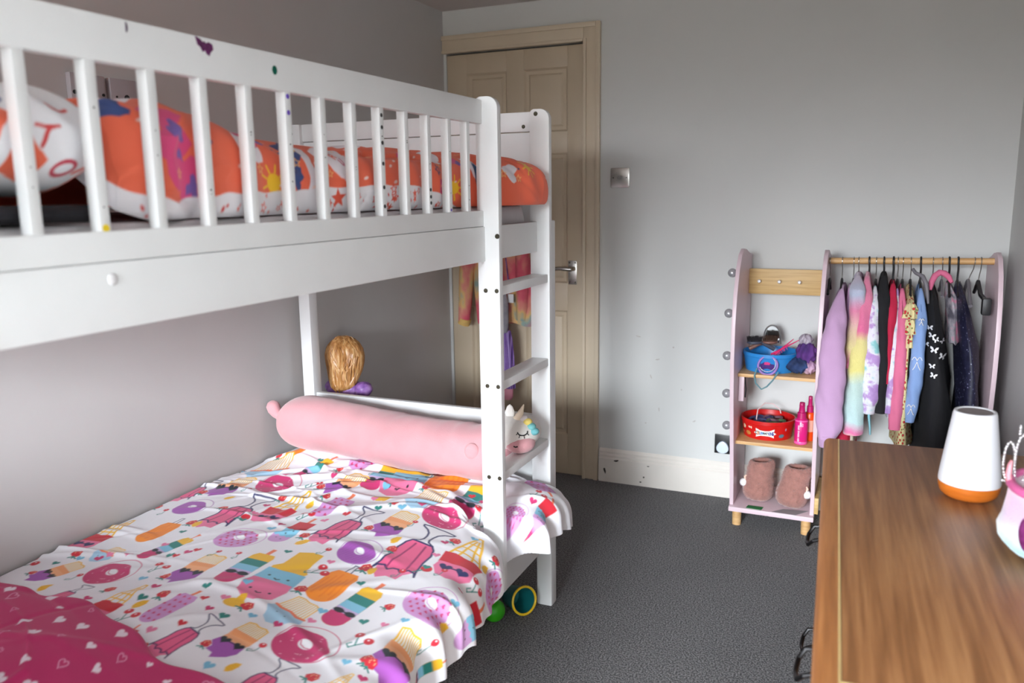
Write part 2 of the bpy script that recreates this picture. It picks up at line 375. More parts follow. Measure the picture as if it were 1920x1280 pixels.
# ------------------------------------------------------------------ bunk bed
BEDW = mat('white_bed_lacquer', (231, 233, 233), .38, noise=(9, .02))
bed = thing('bunk_bed', 'white wooden bunk bed with slatted guard rail and ladder along the left wall', 'bunk bed', (.52, -2.2, 0))
YN, YE = -3.22, -1.19      # near and far end of the long rails
def bx(name, *a, b=.003, m=BEDW, par=None, **k): return part(G().box(*a), name, m, par or bed, bevel=b, **k)
bx('guard_rail', .954, .974, YN, -1.600, 1.517, 1.577)
bx('slat_rail', .954, .974, YN, -1.600, 1.2575, 1.2985)
ub = bx('side_beam', .956, .977, YN, -1.213, 1.166, 1.2570)
bx('side_beam', .957, .979, YN, -1.222, .190, .286)
bx('side_beam', .040, .060, YN, YE, 1.166, 1.2570); bx('side_beam', .040, .060, YN, YE, .190, .286)
part(G().ell((.977, -2.758, 1.234), (.003, .0085, .0085), 14, 8), 'screw_cap', WHITEP, ub)
sl = None; DOT = mat('ink_spot', (92, 90, 88), .8, noise=(60, .2)); rnd = random.Random(4)
SLY = [-2.862+.0976*i for i in range(13)]
for i, y in enumerate(SLY):
    if sl is None:
        sl = part(G().box(-.010, .010, 0, .0165, 0, .224), 'slat', BEDW, bed, bevel=.002, local=True); sl.location = Vector((.962, y, 1.2955))-bed.location; o = sl
    else: o = share('slat', sl, bed, Vector((.962, y, 1.2955))-bed.location)
    # little marks on the room side of a slat
    def dot(z, r, m, nm): part(G().loft([[(.972+h, y+.008+r*math.cos(2*math.pi*k/10), z+r*math.sin(2*math.pi*k/10)) for k in range(10)] for h in (-.0005, .0006)]), nm, m, o)
    if i == 8:
        for z in (1.502, 1.478, 1.447, 1.405, 1.357, 1.318): dot(z, .0042, BLACK, 'screw_hole')
    elif i == 10:
        for z in (1.352, 1.336, 1.322): dot(z, .0042, BLACK, 'screw_hole')
    elif i == 5:
        for z in (1.510, 1.483): dot(z, .0042, mat('purple_dot', (110, 80, 190), .6, noise=(50, .1)), 'sticker_dot')
    elif i == 1: dot(1.302, .0055, mat('yellow_sticker', (235, 205, 40), .5, noise=(50, .1)), 'sticker_dot')
    elif i == 11: dot(1.304, .0035, MATS['purple_dot'], 'sticker_dot')
    for k in range(2): dot(rnd.uniform(1.32, 1.47), rnd.uniform(.0008, .0016), DOT, 'ink_spot')
# ladder stiles with one rounded top corner
def stile(yf):
    r = .030; top = 1.585; a, b = .955, 1.017
    poly = [(a, .233), (b-.004, .233), (b, .237)]+[(b-r+r*math.cos(u), top-r+r*math.sin(u)) for u in [math.pi/2*i/8 for i in range(9)]]+[(a+.012, top), (a+.004, top-.004), (a, top-.012)]
    return part(G().prism(poly, 'y', yf, yf+.022), 'ladder_stile', BEDW, bed, bevel=.002)
s1 = stile(-1.607); s2 = stile(-1.247)
for z in (1.088, .829, .571):
    bx('rung', .958, 1.012, -1.585, -1.247, z-.014, z+.012, b=.004)
    for x in (.976, 1.008):
        part(G().loft([[(x+r*math.cos(2*math.pi*k/12), y, z+.001+r*math.sin(2*math.pi*k/12)) for k in range(12)] for r, y in ((.0062, -1.6068), (.0055, -1.6085), (.0025, -1.6085), (.002, -1.6078))]), 'bolt', BOLT, s1)
for x, z, p, y in ((.975, 1.571, s2, -1.247), (1.012, 1.232, s1, -1.607)):
    part(G().loft([[(x+r*math.cos(2*math.pi*k/12), yy, z+r*math.sin(2*math.pi*k/12)) for k in range(12)] for r, yy in ((.0068, y+.0002), (.006, y-.0016), (.0025, y-.0016), (.002, y-.0008))]), 'bolt', BOLT, p)
part(G().loft([[(.979+h, -1.585+.014+.006*math.cos(2*math.pi*k/12), 1.240+.006*math.sin(2*math.pi*k/12)) for k in range(12)] for h in (-.003, .001)]), 'bolt', BOLT, ub)
# corner posts, end frames
for y0 in (-1.222, YN-.045):
    bx('leg', .957, 1.010, y0, y0+.045, 0, 1.26, b=.006); bx('leg', .040, .087, y0+.012, y0+.057, 0, 1.583, b=.004)
    if y0 < -3: bx('leg', .957, 1.010, y0, y0+.045, 1.262, 1.583, b=.004)
    ya = y0+.024; yb = y0+.046
    bx('end_board', .087, .957, ya, yb, 1.525, 1.583); bx('end_board', .087, .957, ya+.006, yb-.004, 1.17, 1.523); bx('end_board', .087, .957, ya, yb, .30, .640 if y0 > -3 else .84); bx('end_board', .087, .957, ya, yb, .19, .297)  # unseen near-end lower board made taller to keep window light off the bunk
part(G().loft([[(.915+r*math.cos(2*math.pi*k/12), yy, 1.540+r*math.sin(2*math.pi*k/12)) for k in range(12)] for r, yy in ((.006, -1.1978), (.005, -1.2002))]), 'bolt', BOLT, bed)
part(G().loft([[(.052+r*math.cos(2*math.pi*k/12), yy, 1.552+r*math.sin(2*math.pi*k/12)) for k in range(12)] for r, yy in ((.006, -1.2098), (.005, -1.2122))]), 'bolt', BOLT, bed)
bx('bed_base', .062, .955, YN+.02, -1.25, 1.170, 1.186); bx('bed_base', .062, .955, YN+.02, -1.25, .236, .252)
# stickers on the guard rail
def rail_flat(poly, m, nm, x=.974): return part(G().prism(poly, 'x', x-.0004, x+.0007), nm, m, bed)
bf_ = [(-.024, .012), (-.012, .009), (-.004, .004), (0, .006), (.004, .003), (.012, .006), (.022, .003), (.024, -.006), (.016, -.012), (.012, -.019), (.004, -.016), (0, -.010), (-.006, -.014), (-.012, -.006), (-.020, -.002)]
rail_flat([(-2.554+a*.72, 1.566+b*.80) for a, b in bf_], mat('plum_sticker', (92, 32, 84), .5, noise=(160, .5)), 'butterfly_sticker')
rail_flat([(-2.398+.006*math.cos(u), 1.549+.0075*math.sin(u)) for u in [2*math.pi*i/14 for i in range(14)]], mat('green_gem', (12, 96, 78), .2, noise=(60, .2)), 'green_sticker')
rail_flat([(-2.696+.0032*max(0, math.cos(u)), 1.567+.007*math.sin(u)) for u in [2*math.pi*i/14 for i in range(14)]], mat('plum_mark', (70, 36, 74), .5, noise=(60, .2)), 'half_moon_sticker')

# ------------------------------------------------------------------ mattresses and plain bedding
def soft_box(name, x0, x1, y0, y1, z0, z1, r, m, label, cat):
    rings = []
    for k in range(9):
        a = -math.pi/2+math.pi*k/8; ins = r*(1-math.cos(a)); z = (z0+z1)/2+(z1-z0)/2*math.sin(a)
        ring = []
        for cx, cy, st in ((x1, y1, 0), (x0, y1, 1), (x0, y0, 2), (x1, y0, 3)):
            for q in range(6):
                u = math.pi/2*(st+q/5); R = .05
                ring.append(((cx-(R if cx == x1 else -R))+(R-ins*.8)*math.cos(u), (cy-(R if cy == y1 else -R))+(R-ins*.8)*math.sin(u), z))
        rings.append(ring)
    return tag(part(G().loft(rings), name, m, base=((x0+x1)/2, (y0+y1)/2, z0)), label, cat)
MATT = mat('pale_grey_sheet', (216, 213, 216), .85, noise=(12, .03), bump=(700, .2))
soft_box('upper_mattress', .066, .944, YN+.03, -1.226, 1.187, 1.306, .02, MATT, 'pale mattress of the upper bunk under the orange duvet', 'mattress')
soft_box('lower_mattress', .066, .945, YN+.03, -1.226, .253, .415, .03, MATT, 'mattress of the lower bunk under the ice cream duvet', 'mattress')

# ------------------------------------------------------------------ ice cream duvet: cloth surface and print
def sstep(a,b,x):
    k=np.clip((x-a)/(b-a),0,1); return k*k*(3-2*k)
def bump1(x,c,w): return np.exp(-((x-c)/w)**2)
def edge_out(t):
    e=1.043+.044*sstep(-1.71,-1.90,t)+.012*np.sin(t*21)+.008*np.sin(t*47+1)
    e=e+(.940-e)*sstep(-1.655,-1.622,t)
    g=1.112+.01*np.sin(t*40)
    e=e+(g-e)*sstep(-1.572,-1.525,t)
    e=e+(.935-e)*sstep(-1.300,-1.262,t)
    return e
def duvet_surface(s,t):
    r=.075
    s=np.minimum(s,np.interp(t,[-2.3,-2.0,-1.85,-1.66,-1.58,-1.5],[1.215,1.195,1.165,1.125,1.15,1.21])+.004*np.sin(t*60))
    zt=.435+.03*np.sin(np.pi*np.clip(s,0,1)/1.0)+.010*np.sin(s*9+t*3)*np.sin(t*7+1.3)
    zt=zt+.03*bump1(t,-1.42,.09)*sstep(.55,1.0,s)+.045*bump1(t,-1.36,.07)*bump1(s,.20,.16)
    zt=zt+.012*bump1(t,-1.62,.10)*sstep(.2,.6,s)*np.sin(s*17+1)
    e=edge_out(t); L0=e-r-.012
    th=np.clip((s-L0)/r,0,np.pi/2); dn=np.clip(s-L0-r*np.pi/2,0,9)
    gap=sstep(-1.60,-1.54,t)*sstep(-1.24,-1.28,t); cap=.26-.225*gap; tuck=np.maximum(dn-cap,0); dn=np.minimum(dn,cap)
    x=.012+np.minimum(s,L0)+r*np.sin(th)+.10*dn-.9*dn*dn-tuck*.95
    z=zt-r*(1-np.cos(th))-dn*.97
    lo=np.where(x<.985,.292,.05)
    z=np.maximum(z,lo+.02*np.tanh((z-lo)/.05)*0)
    # vertical drape folds on the hanging side
    hang=sstep(L0-.02,L0+.16,s)
    x=x+hang*(.009*np.sin(t*38+2*np.sin(t*9))+.006*np.sin(t*83+1))
    # wrinkles
    rng=np.random.RandomState(7); h=np.zeros_like(s)
    for i in range(70):
        c=(rng.uniform(0,1.1),rng.uniform(-2.6,-1.25)); a=rng.normal(.35,.55); ln=rng.uniform(.06,.28); w=rng.uniform(.006,.016); amp=rng.uniform(.0025,.0065)*rng.choice([1,1,-.6])
        if c[1]>-1.75: amp*=1.7
        du=(s-c[0])*np.cos(a)+(t-c[1])*np.sin(a); dv=-(s-c[0])*np.sin(a)+(t-c[1])*np.cos(a)+.15*du*du/.2
        h=h+amp*np.exp(-(du/ln)**2)*np.exp(-(dv/w)**2)
    for i in range(14):
        c=(rng.uniform(0,1.1),rng.uniform(-2.6,-1.3)); w=rng.uniform(.08,.2)
        h=h+rng.uniform(-.006,.008)*np.exp(-((s-c[0])**2+(t-c[1])**2)/w**2)
    # bunched folds below the bolster
    for c0,a,amp,w,ln in ((.72,-.15,.014,.018,.25),(.55,.1,.010,.014,.3),(.85,-.9,.012,.02,.12),(.30,.25,.012,.02,.22),(.80,-.45,.011,.016,.2)):
        ct=-1.50-.10*np.sin(c0*9); du=(s-c0)*np.cos(a)+(t-ct)*np.sin(a); dv=-(s-c0)*np.sin(a)+(t-ct)*np.cos(a)
        h=h+amp*np.exp(-(du/ln)**2)*np.exp(-(dv/w)**2)
    z=z+h*np.cos(th); x=x+h*np.sin(th)
    x=np.where((t>-1.66)&(t<-1.56)&(x>.948),.948,x)
    return np.stack([x,t,z],-1)
MOTIFS={
 'OL':[(788,-2164,792,-1996),(172,-2092,176,-1944),(92,-1400,208,-1344),(744,-1520,708,-1256)],
 'PS':[(576,-2228,568,-2028),(868,-2224,892,-2036),(248,-1556,308,-1404),(528,-1568,520,-1356),(860,-1612,860,-1404),(1156,-2192,1152,-2104),(256,-2172,320,-2028),(1076,-1544,1092,-1508)],
 'PL':[(544,-2416,568,-2280),(512,-1796,528,-1632),(396,-1448,444,-1284),(960,-1300,1072,-1400)],
 'TS':[(680,-2252,660,-2000),(628,-1576,580,-1288)],
 'RL':[(520,-1984,528,-1816),(1156,-2040,1124,-1856),(552,-2520,552,-2432),(1080,-1536,1080,-1408)],
 'SG':[(280,-1956,280,-1728),(632,-1928,660,-1720),(880,-1988,876,-1732),(652,-2488,688,-2352),(260,-2436,268,-2324),(892,-2528,900,-2384),(12,-1816,4,-1644)],
 'SC':[(456,-2260,464,-2112),(760,-2448,772,-2320),(1076,-2320,1056,-2148),(752,-1852,768,-1700),(440,-1652,472,-1496),(88,-2352,140,-2240),(104,-1772,100,-1596)],
 'BC':[(772,-2296,792,-2180),(116,-1584,76,-1404),(760,-1676,760,-1536),(144,-2220,160,-2140)],
 'IC':[(392,-1892,392,-1664),(404,-2456,412,-2288),(1004,-1936,980,-1692),(1012,-2456,1024,-2352),(28,-2188,20,-1980)],
 'DM':[(204,-2292,308,-2216),(836,-2368,928,-2268),(796,-1696,904,-1636),(172,-1652,296,-1588)],
 'DL':[(376,-2044,480,-1964),(964,-2064,1096,-2048),(1124,-1840,1096,-1728),(984,-1552,1024,-1492)],
 'DP':[(84,-1904,164,-1824),(708,-1968,808,-1916)],
 'S':[(744,-2152),(952,-2108),(496,-2316),(700,-2280),(1036,-2304),(964,-2400),(336,-1720),(824,-1892),(936,-1760),(340,-2328),(364,-1472),(460,-1676),(0,-1524),(224,-1844),(696,-1672),(716,-1528),(80,-2208),(220,-2424),(0,-1876),(1048,-1732),(56,-1392)],
 'C2':[(360,-2204),(724,-2064),(968,-2248),(360,-1600),(488,-1808),(492,-2412),(1072,-1884),(664,-1384),(916,-1568),(0,-2284),(1036,-1428)],
 'C1':[(820,-2384),(904,-1984),(988,-1924),(1108,-2140),(808,-1752),(180,-1692),(448,-2108),(512,-2096),(192,-2304),(68,-1912),(684,-1980),(504,-1476)],
 'HT':[(328,-2140),(564,-2256),(600,-2020),(688,-2336),(844,-2060),(932,-2180),(940,-1920),(664,-1708),(340,-1892),(244,-2016),(68,-2260),(548,-1332),(788,-1380),(260,-1436),(456,-2340)],
 'HB':[(732,-2300),(632,-2200),(1012,-2140),(988,-2324),(1072,-2012),(728,-1684),(456,-1912),(8,-1524),(368,-2260),(104,-2220),(776,-2472),(832,-2192),(964,-1704),(580,-1536)],
 'HP':[(636,-2276),(724,-2012),(836,-2236),(980,-2172),(932,-1856),(560,-1816),(216,-1556),(336,-1840),(216,-2168),(348,-2440),(588,-2436),(596,-1624),(168,-2184),(260,-2092)],
 'HM':[(364,-2116),(640,-2328),(792,-2292),(1056,-1944),(1044,-2348),(920,-1788),(772,-1648),(320,-1772),(464,-1880),(388,-1536),(332,-2380),(436,-2284),(152,-2204),(1036,-1464),(896,-1512)],
 'HR':[(600,-2300),(632,-2396),(596,-1764),(348,-2140),(380,-2100),(852,-1496)],
 'L':[(820,-2456),(672,-2264),(836,-2000),(1044,-1788),(812,-1852),(636,-1616),(180,-1772),(452,-1740),(244,-1964),(596,-1960),(180,-2372),(476,-2364),(268,-1364),(1096,-2072)],
}
MAG, LIL, PUR, ORA, YEL, TEA, LBL, PNK, RED, NAV, INK, PEA, SAL, WHT = ((203, 52, 112), (208, 152, 208), (163, 84, 176), (246, 142, 30), (241, 188, 40), (36, 132, 124), (132, 198, 224), (232, 118, 158), (206, 34, 52), (36, 38, 92), (22, 34, 44), (246, 178, 128), (236, 124, 84), (240, 240, 244))
def capsule(a0, a1, w, n=8):
    r = min(w, (a1-a0)/2)
    return [(a0+r-r*math.cos(u), w*math.sin(u)) for u in [math.pi/2*i/n for i in range(n+1)]]+[(a1-r*.5, w), (a1, w*.75), (a1, -w*.75), (a1-r*.5, -w)]+[(a0+r-r*math.cos(u), -w*math.sin(u)) for u in [math.pi/2*i/n for i in range(n, 0, -1)]]
def wavy(a0, a1, w0, w1, amp, n=9, ph=0):
    """band between a0 and a1 with a wavy a0 edge"""
    return [(a0+amp*math.sin(i*2.4+ph), -w0+2*w0*i/(n-1)) for i in range(n)]+[(a1, w1), (a1, -w1)]
def band(a0, a1, w): return [(a0, -w), (a0, w), (a1, w), (a1, -w)]
def glasses(cv, a, w, rgb, heart=False, r=.09):
    if heart:
        for sg in (-1, 1): cv.poly(heart_pts((a, sg*w), r, -math.pi/2), rgb)
    else:
        for sg in (-1, 1): cv.ell(a, sg*w, r*.62, r, rgb)
    cv.line([(a, -w), (a, w)], .012, rgb)
def straw(cv, a, b, r):
    cv.poly([(a+r, b), (a+r*.5, b+r*.7), (a-r*.4, b+r*.85), (a-r*.8, b+r*.3), (a-r*.8, b-r*.3), (a-r*.4, b-r*.85), (a+r*.5, b-r*.7)], RED)
    for q in (-.5, 0, .5): cv.line([(a-r*.75, b), (a-r*1.15, b+r*q*1.4)], r*.13, TEA)
    for i in range(7): cv.ell(a+r*(.55-.2*(i % 4)), b+r*(.45*math.sin(i*2.3)), r*.06, r*.06, (245, 200, 150))
def donut(cv, A, B, rgb, kind):
    A = np.array(A); B = np.array(B); c = (A+B)/2; R = np.hypot(*(B-A))/2*1.02
    d = np.array([.45, .9]); d /= np.hypot(*d)
    if not cv.frame(c, c+d*R, 1.9): return
    n = 28
    cv.ell(0.06, 0, 1.0, 1.0, rgb); cv.ell(.06, 0, .965, .965, WHT)
    cv.poly([((-.04+(.86+.05*math.sin(5*u+1)-(.16 if math.cos(u) > 0 else 0)*math.cos(u)**.7 if math.cos(u) > 0 else .90)*math.cos(u)), (.92+.03*math.sin(6*u))*math.sin(u)) for u in [2*math.pi*i/n for i in range(n)]], rgb)
    if kind == 'L':
        for i in range(-3, 4):
            for j in range(-3, 4):
                a, b = i*.25+.12*(j % 2), j*.26
                if a*a+b*b < .66 and a < .7: cv.poly(heart_pts((a, b), .075, -2.2), MAG)
    elif kind == 'P':
        for j in range(9): cv.line([(-.75+.1*(j % 3), -.7+.17*j), (.55-.1*(j % 2), -.68+.17*j)], .016, (140, 62, 156), .5)
    else:
        rr = random.Random(3)
        for i in range(16):
            u = rr.uniform(0, 6.3); q = rr.uniform(.42, .78); a, b = q*math.cos(u)-.1, q*math.sin(u); cv.line([(a, b), (a+.05*math.cos(i), b+.05*math.sin(i))], .011, (245, 190, 205))
    cv.ell(.02, 0, .20, .27, WHT); cv.line([(.02, .25), (-.08, .1), (-.08, -.12), (.0, -.25)], .018, rgb)
def wrapper(cv, a0, a1, w0, w1):
    cv.poly([(a0, -w0), (a0, w0), (a1-.04, w1), (a1, w1*.5), (a1-.03, 0), (a1, -w1*.6), (a1-.04, -w1)], (246, 244, 236), out=YEL, ow=.014)
    for i in range(-4, 5): cv.line([(a0, w0*i/5), (a1-.03, w1*i/5)], .009, (232, 182, 60))
def motif(cv, k, A, B):
    if k[0] == 'D': return donut(cv, A, B, {'M': MAG, 'L': LIL, 'P': PUR}[k[1]], k[1])
    if not cv.frame(A, B, .95): return
    if k == 'OL':
        cv.poly(capsule(-.04, .78, .23), ORA)
        for j in range(6): cv.line([(.08+.1*(j % 2), -.17+.07*j), (.7-.08*(j % 3), -.16+.065*j)], .014, (232, 116, 16), .6)
        cv.line([(.78, -.04), (1, -.02), (1, .04), (.78, .05)], .010, NAV)
    elif k == 'PS':
        cv.poly(band(.80, 1.0, .030), SAL); cv.poly(capsule(-.02, .84, .155), YEL)
        cv.poly(band(.46, .66, .156), TEA); cv.poly(band(.34, .50, .156), LBL); cv.poly(band(.20, .36, .156), (202, 178, 220))
        cv.poly([p for p in capsule(-.02, .26, .155)], MAG); cv.poly(band(.20, .24, .156), MAG)
        glasses(cv, .285, .085, INK, r=.075)
    elif k == 'PL':
        cv.poly(band(.8, 1.02, .034), SAL); cv.poly(capsule(-.03, .84, .215), LIL)
        for i in range(6):
            for j in range(-1, 2): cv.poly(heart_pts((.08+.135*i, .13*j+(.065 if i % 2 else -.02)), .036, -2.2), MAG)
    elif k == 'TS':
        cv.poly([(.50, -.15), (.62, -.19), (.70, -.13), (1, -.13), (1.02, .0), (.97, .13), (.70, .13), (.62, .19), (.50, .17)], YEL)
        cv.poly(wavy(.28, .58, .22, .20, .02), LBL); cv.poly([(.36, -.20), (.36, .21), (.24, .23), (.08, .19), (-.02, .06), (-.02, -.06), (.08, -.18), (.24, -.22)], PNK)
        for a in (.16, .44):
            for sg in (-1, 1): cv.ell(a, sg*.10, .014, .014, INK)
            cv.line([(a-.03, -.025), (a-.045, 0), (a-.03, .025)], .008, INK)
        cv.ell(-.12, .06, .07, .10, YEL)
    elif k == 'RL':
        cv.poly(band(.8, 1.02, .03), SAL); cv.poly(capsule(-.02, .5, .17), (208, 158, 210)); cv.poly(wavy(.22, .56, .172, .172, .02), LBL); cv.poly(wavy(.50, .83, .175, .175, .015, ph=2), RED)
        for a, b in ((.38, .09), (.38, -.09), (.3, 0), (.15, .06), (.12, -.05)): cv.ell(a, b, .012, .012, INK)
    elif k == 'SG':
        cv.poly([(.10, -.20), (.02, -.12), (-.08, -.10), (-.06, .02), (-.12, .10), (-.02, .18), (.10, .20)], PNK)
        cv.poly([(.03, -.23), (.09, -.20), (.11, -.13), (.05, -.07), (.09, -.03), (.09, .03), (.05, .07), (.11, .13), (.09, .20), (.03, .23), (.14, .20), (.30, .18), (.45, .185), (.56, .155), (.62, .11), (.62, -.11), (.56, -.155), (.45, -.185), (.30, -.18), (.14, -.20)], (228, 96, 140), out=NAV, ow=.011)
        for b in (-.08, .08): cv.line([(.09, b*1.3), (.35, b), (.58, b*.7)], .010, (150, 40, 96))
        cv.poly([(.62, -.11), (.655, -.05), (.70, -.033), (.78, -.036), (.85, -.055), (.91, -.10), (.96, -.17), (.99, -.18), (1.0, -.09), (1.0, .09), (.99, .18), (.96, .17), (.91, .10), (.85, .055), (.78, .036), (.70, .033), (.655, .05), (.62, .11)], (238, 238, 242), out=NAV, ow=.011)
        straw(cv, -.02, .26, .08)
    elif k == 'SC':
        wrapper(cv, .66, 1.0, .23, .20)
        cv.poly([(.40, -.24), (.40, .24), (.70, .25), (.70, -.25)], PEA); cv.poly([(.60, -.25), (.70, -.25), (.70, .25), (.56, .2)], (240, 150, 88), .6)
        cv.poly([(.42, -.25), (.42, .25), (.28, .30), (.18, .20), (.08, .22), (.06, .06), (-.04, .02), (.03, -.1), (.10, -.2), (.24, -.28)], PUR)
        glasses(cv, .40, .145, INK, True, .105); straw(cv, .16, .30, .10)
    elif k == 'BC':
        wrapper(cv, .50, 1.0, .32, .27); cv.poly([(.50, -.36), (.50, .36), (.34, .42), (.2, .28), (.06, .22), (-.04, .04), (.06, -.2), (.2, -.3), (.34, -.42)], (166, 206, 230))
        cv.line([(.50, -.36), (.46, -.2), (.51, 0), (.47, .2), (.50, .36)], .030, SAL)
        for sg in (-1, 1): cv.ell(.28, sg*.1, .014, .014, NAV)
    elif k == 'IC':
        cv.poly([(.46, -.17), (.46, .17), (1.0, .02), (1.0, -.02)], WHT, out=YEL, ow=.014)
        for a in (.56, .68, .80): cv.line([(a, -.15*(1-a)/.5), (a, .15*(1-a)/.5)], .012, YEL)
        for b in (-.07, .07): cv.line([(.46, b), (.9, b*.2)], .012, YEL)
        cv.poly([(.26, -.20), (.26, .20), (.48, .21), (.50, .1), (.47, 0), (.50, -.1), (.48, -.21)], RED)
        cv.poly([(.30, -.19), (.28, .19), (.16, .21), (.03, .14), (-.02, 0), (.05, -.15), (.16, -.21)], PNK)
        glasses(cv, .19, .09, NAV, True, .075); cv.ell(.06, .24, .06, .06, RED); cv.line([(.02, .27), (-.06, .33)], .01, TEA)
def small(cv, k, c, rr):
    r = {'S': .016, 'C2': .030, 'C1': .022, 'L': .021}.get(k, .0125)*rr.uniform(.9, 1.15); th = rr.uniform(.9, 1.7)
    if not cv.frame(c, (c[0]+r*math.cos(th), c[1]+r*math.sin(th)), 2.6): return
    if k == 'S': straw(cv, 0, 0, 1)
    elif k[0] == 'C':
        cv.line([(-.9, .2), (-.5, 0), (.4, .35)], .05, TEA); cv.ell(.55, .42, .34, .34, RED); cv.ell(.65, .52, .07, .07, WHT)
        if k == 'C2': cv.line([(-.5, 0), (.2, -.45)], .05, TEA); cv.ell(.3, -.5, .34, .34, RED); cv.ell(.4, -.4, .07, .07, WHT)
        cv.line([(-.9, .2), (-.75, .45), (-.45, .3)], .05, TEA)
    elif k == 'L':
        cv.poly([(1, 0), (.6, .5), (0, .62), (-.5, .5), (-.75, .15), (-.9, 0), (-.7, -.3), (-.2, -.45), (.5, -.3)], YEL)
        for i in range(4): cv.line([(-.4+.3*i, -.3), (-.5+.3*i, .4)], .04, (222, 164, 20), .6)
    else: cv.poly(heart_pts((0, 0), 1.0, -math.pi/2+.5), {'HT': TEA, 'HB': (118, 188, 218), 'HP': (228, 124, 164), 'HM': MAG, 'HR': RED}[k])
D = .002
s_ = np.arange(0, 1.206, D); t_ = np.arange(-2.66, -1.235, D)
cv = Canvas(0, -2.66, len(s_), len(t_), D, (240, 240, 245))
for k, L in MOTIFS.items():
    if len(L[0]) == 4:
        for a, b, c, d in L: motif(cv, k, (a/1000, b/1000), (c/1000, d/1000))
rr = random.Random(2)
for k, L in MOTIFS.items():
    if len(L[0]) == 2:
        for a, b in L: small(cv, k, (a/1000, b/1000), rr)
S_, T_ = np.meshgrid(s_, t_, indexing='ij')
DUV = duvet_surface(S_, T_)
duvet = thing('ice_cream_duvet', 'white duvet with printed ice creams, donuts and lollies on the lower bunk', 'duvet', (.5, -2.0, .42))
grid_object('cover', DUV, print_mat('duvet_print'), duvet, cv.c)
# folded-back end showing the raspberry reverse with white hearts
s_ = np.arange(0, 1.06, .0025); q_ = np.arange(0, .70, .0025)
S_, Q_ = np.meshgrid(s_, q_, indexing='ij')
cv2 = Canvas(0, 0, len(s_), len(q_), .0025, (184, 30, 96))
rr = random.Random(11)
for i in range(16):
    for j in range(11):
        c = (.02+.068*i+rr.uniform(-.012, .012), .035+.064*j+(.032 if i % 2 else 0)+rr.uniform(-.01, .01)); r = rr.choice([.008, .012, .016]); th = 1.45+rr.uniform(-.35, .35)
        if cv2.frame(c, (c[0]+r*math.cos(th), c[1]+r*math.sin(th)), 2.2):
            h = heart_pts((0, 0), 1.0, math.pi/2)
            if (i+2*j) % 3: cv2.poly(h, (236, 222, 232))
            else: cv2.poly(h, None, out=(232, 170, 200), ow=.07)
cv2.frame((0, 0), (1, 0), 2.0); k = (cv2.b < .006); cv2.c[k] = lin((236, 226, 214))
edge = -2.372-.168*S_-.018*np.sin(S_*11)-.008*np.sin(S_*29)
r = .016; th = np.clip(Q_/r, 0, math.pi*.75); run = np.maximum(Q_-r*math.pi*.75, 0)
y = edge-r*np.sin(th)*0+r*(1-np.cos(th))*-1.0-run; 
lower = duvet_surface(np.minimum(S_, 1.17), np.clip(y, -2.66, -1.24))
zz = lower[..., 2]+.004+r*1.3*np.sin(np.minimum(th, math.pi/2))+.008*np.sin(S_*13+Q_*9)*np.minimum(run/.1, 1)+.010*np.sin(S_*5-Q_*14)*np.minimum(run/.15, 1)
xx = lower[..., 0]+.012*sstep(.8, 1.0, S_)
grid_object('folded_reverse', np.stack([xx, y, zz], -1), print_mat('duvet_print'), duvet, cv2.c)

# ------------------------------------------------------------------ orange duvet on the upper bunk
def interp(y, pts): return np.interp(y, [p[0] for p in pts], [p[1] for p in pts])
ny, nq = 900, 260
yy = np.linspace(-2.690, -1.256, ny); Y2 = np.repeat(yy[:, None], nq, 1)
top = interp(Y2, [(-2.69, 1.470), (-2.66, 1.488), (-2.62, 1.492), (-2.50, 1.482), (-2.42, 1.458), (-2.33, 1.440), (-2.2, 1.440), (-2.0, 1.446), (-1.8, 1.446), (-1.6, 1.445), (-1.42, 1.448), (-1.31, 1.430), (-1.275, 1.40), (-1.256, 1.375)])
bot = interp(Y2, [(-2.69, 1.325), (-2.65, 1.309), (-2.6, 1.309), (-1.30, 1.309), (-1.27, 1.318), (-1.256, 1.335)])
front = interp(Y2, [(-2.69, .925), (-2.65, .944), (-2.55, .944), (-2.3, .938), (-1.64, .938), (-1.60, .932), (-1.55, .975), (-1.45, 1.01), (-1.34, 1.034), (-1.30, 1.030), (-1.27, .985), (-1.256, .93)])
tpl = [(.012, 0), (.004, .06), (0, .25), (.0, .55), (.012, .80), (.06, .97), (.15, 1.0), (.35, 1.0), (.55, .97), (.8, .9), (.97, .6), (1.0, .05)]
for _ in range(4): tpl = [tpl[0]]+[q for a, b in zip(tpl[:-1], tpl[1:]) for q in ((.75*a[0]+.25*b[0], .75*a[1]+.25*b[1]), (.25*a[0]+.75*b[0], .25*a[1]+.75*b[1]))]+[tpl[-1]]
tpl = np.array(tpl); al = np.concatenate([[0], np.cumsum(np.hypot(np.diff(tpl[:, 0])*.84, np.diff(tpl[:, 1])*.135))])
arcu = np.concatenate([np.linspace(0, .24, 190, endpoint=False), np.linspace(.24, al[-1], nq-190)])
tx = np.interp(arcu, al, tpl[:, 0])[None]; tz = np.interp(arcu, al, tpl[:, 1])[None]; AA = np.repeat(arcu[None], ny, 0)
XX = front-tx*(front-.10); ZZ = bot+tz*(top-bot)
nz = sstep(.07, .20, AA); nx = 1-nz
fold = .006*np.sin(Y2*31+3*np.sin(Y2*7))*np.sin(AA*16+1)+.003*np.sin(Y2*67+AA*25)-.011*np.exp(-((AA-.128-.008*np.sin(Y2*5))/.010)**2)*sstep(-2.3, -2.1, Y2)*sstep(-1.62, -1.75, Y2)
rng = np.random.RandomState(3)
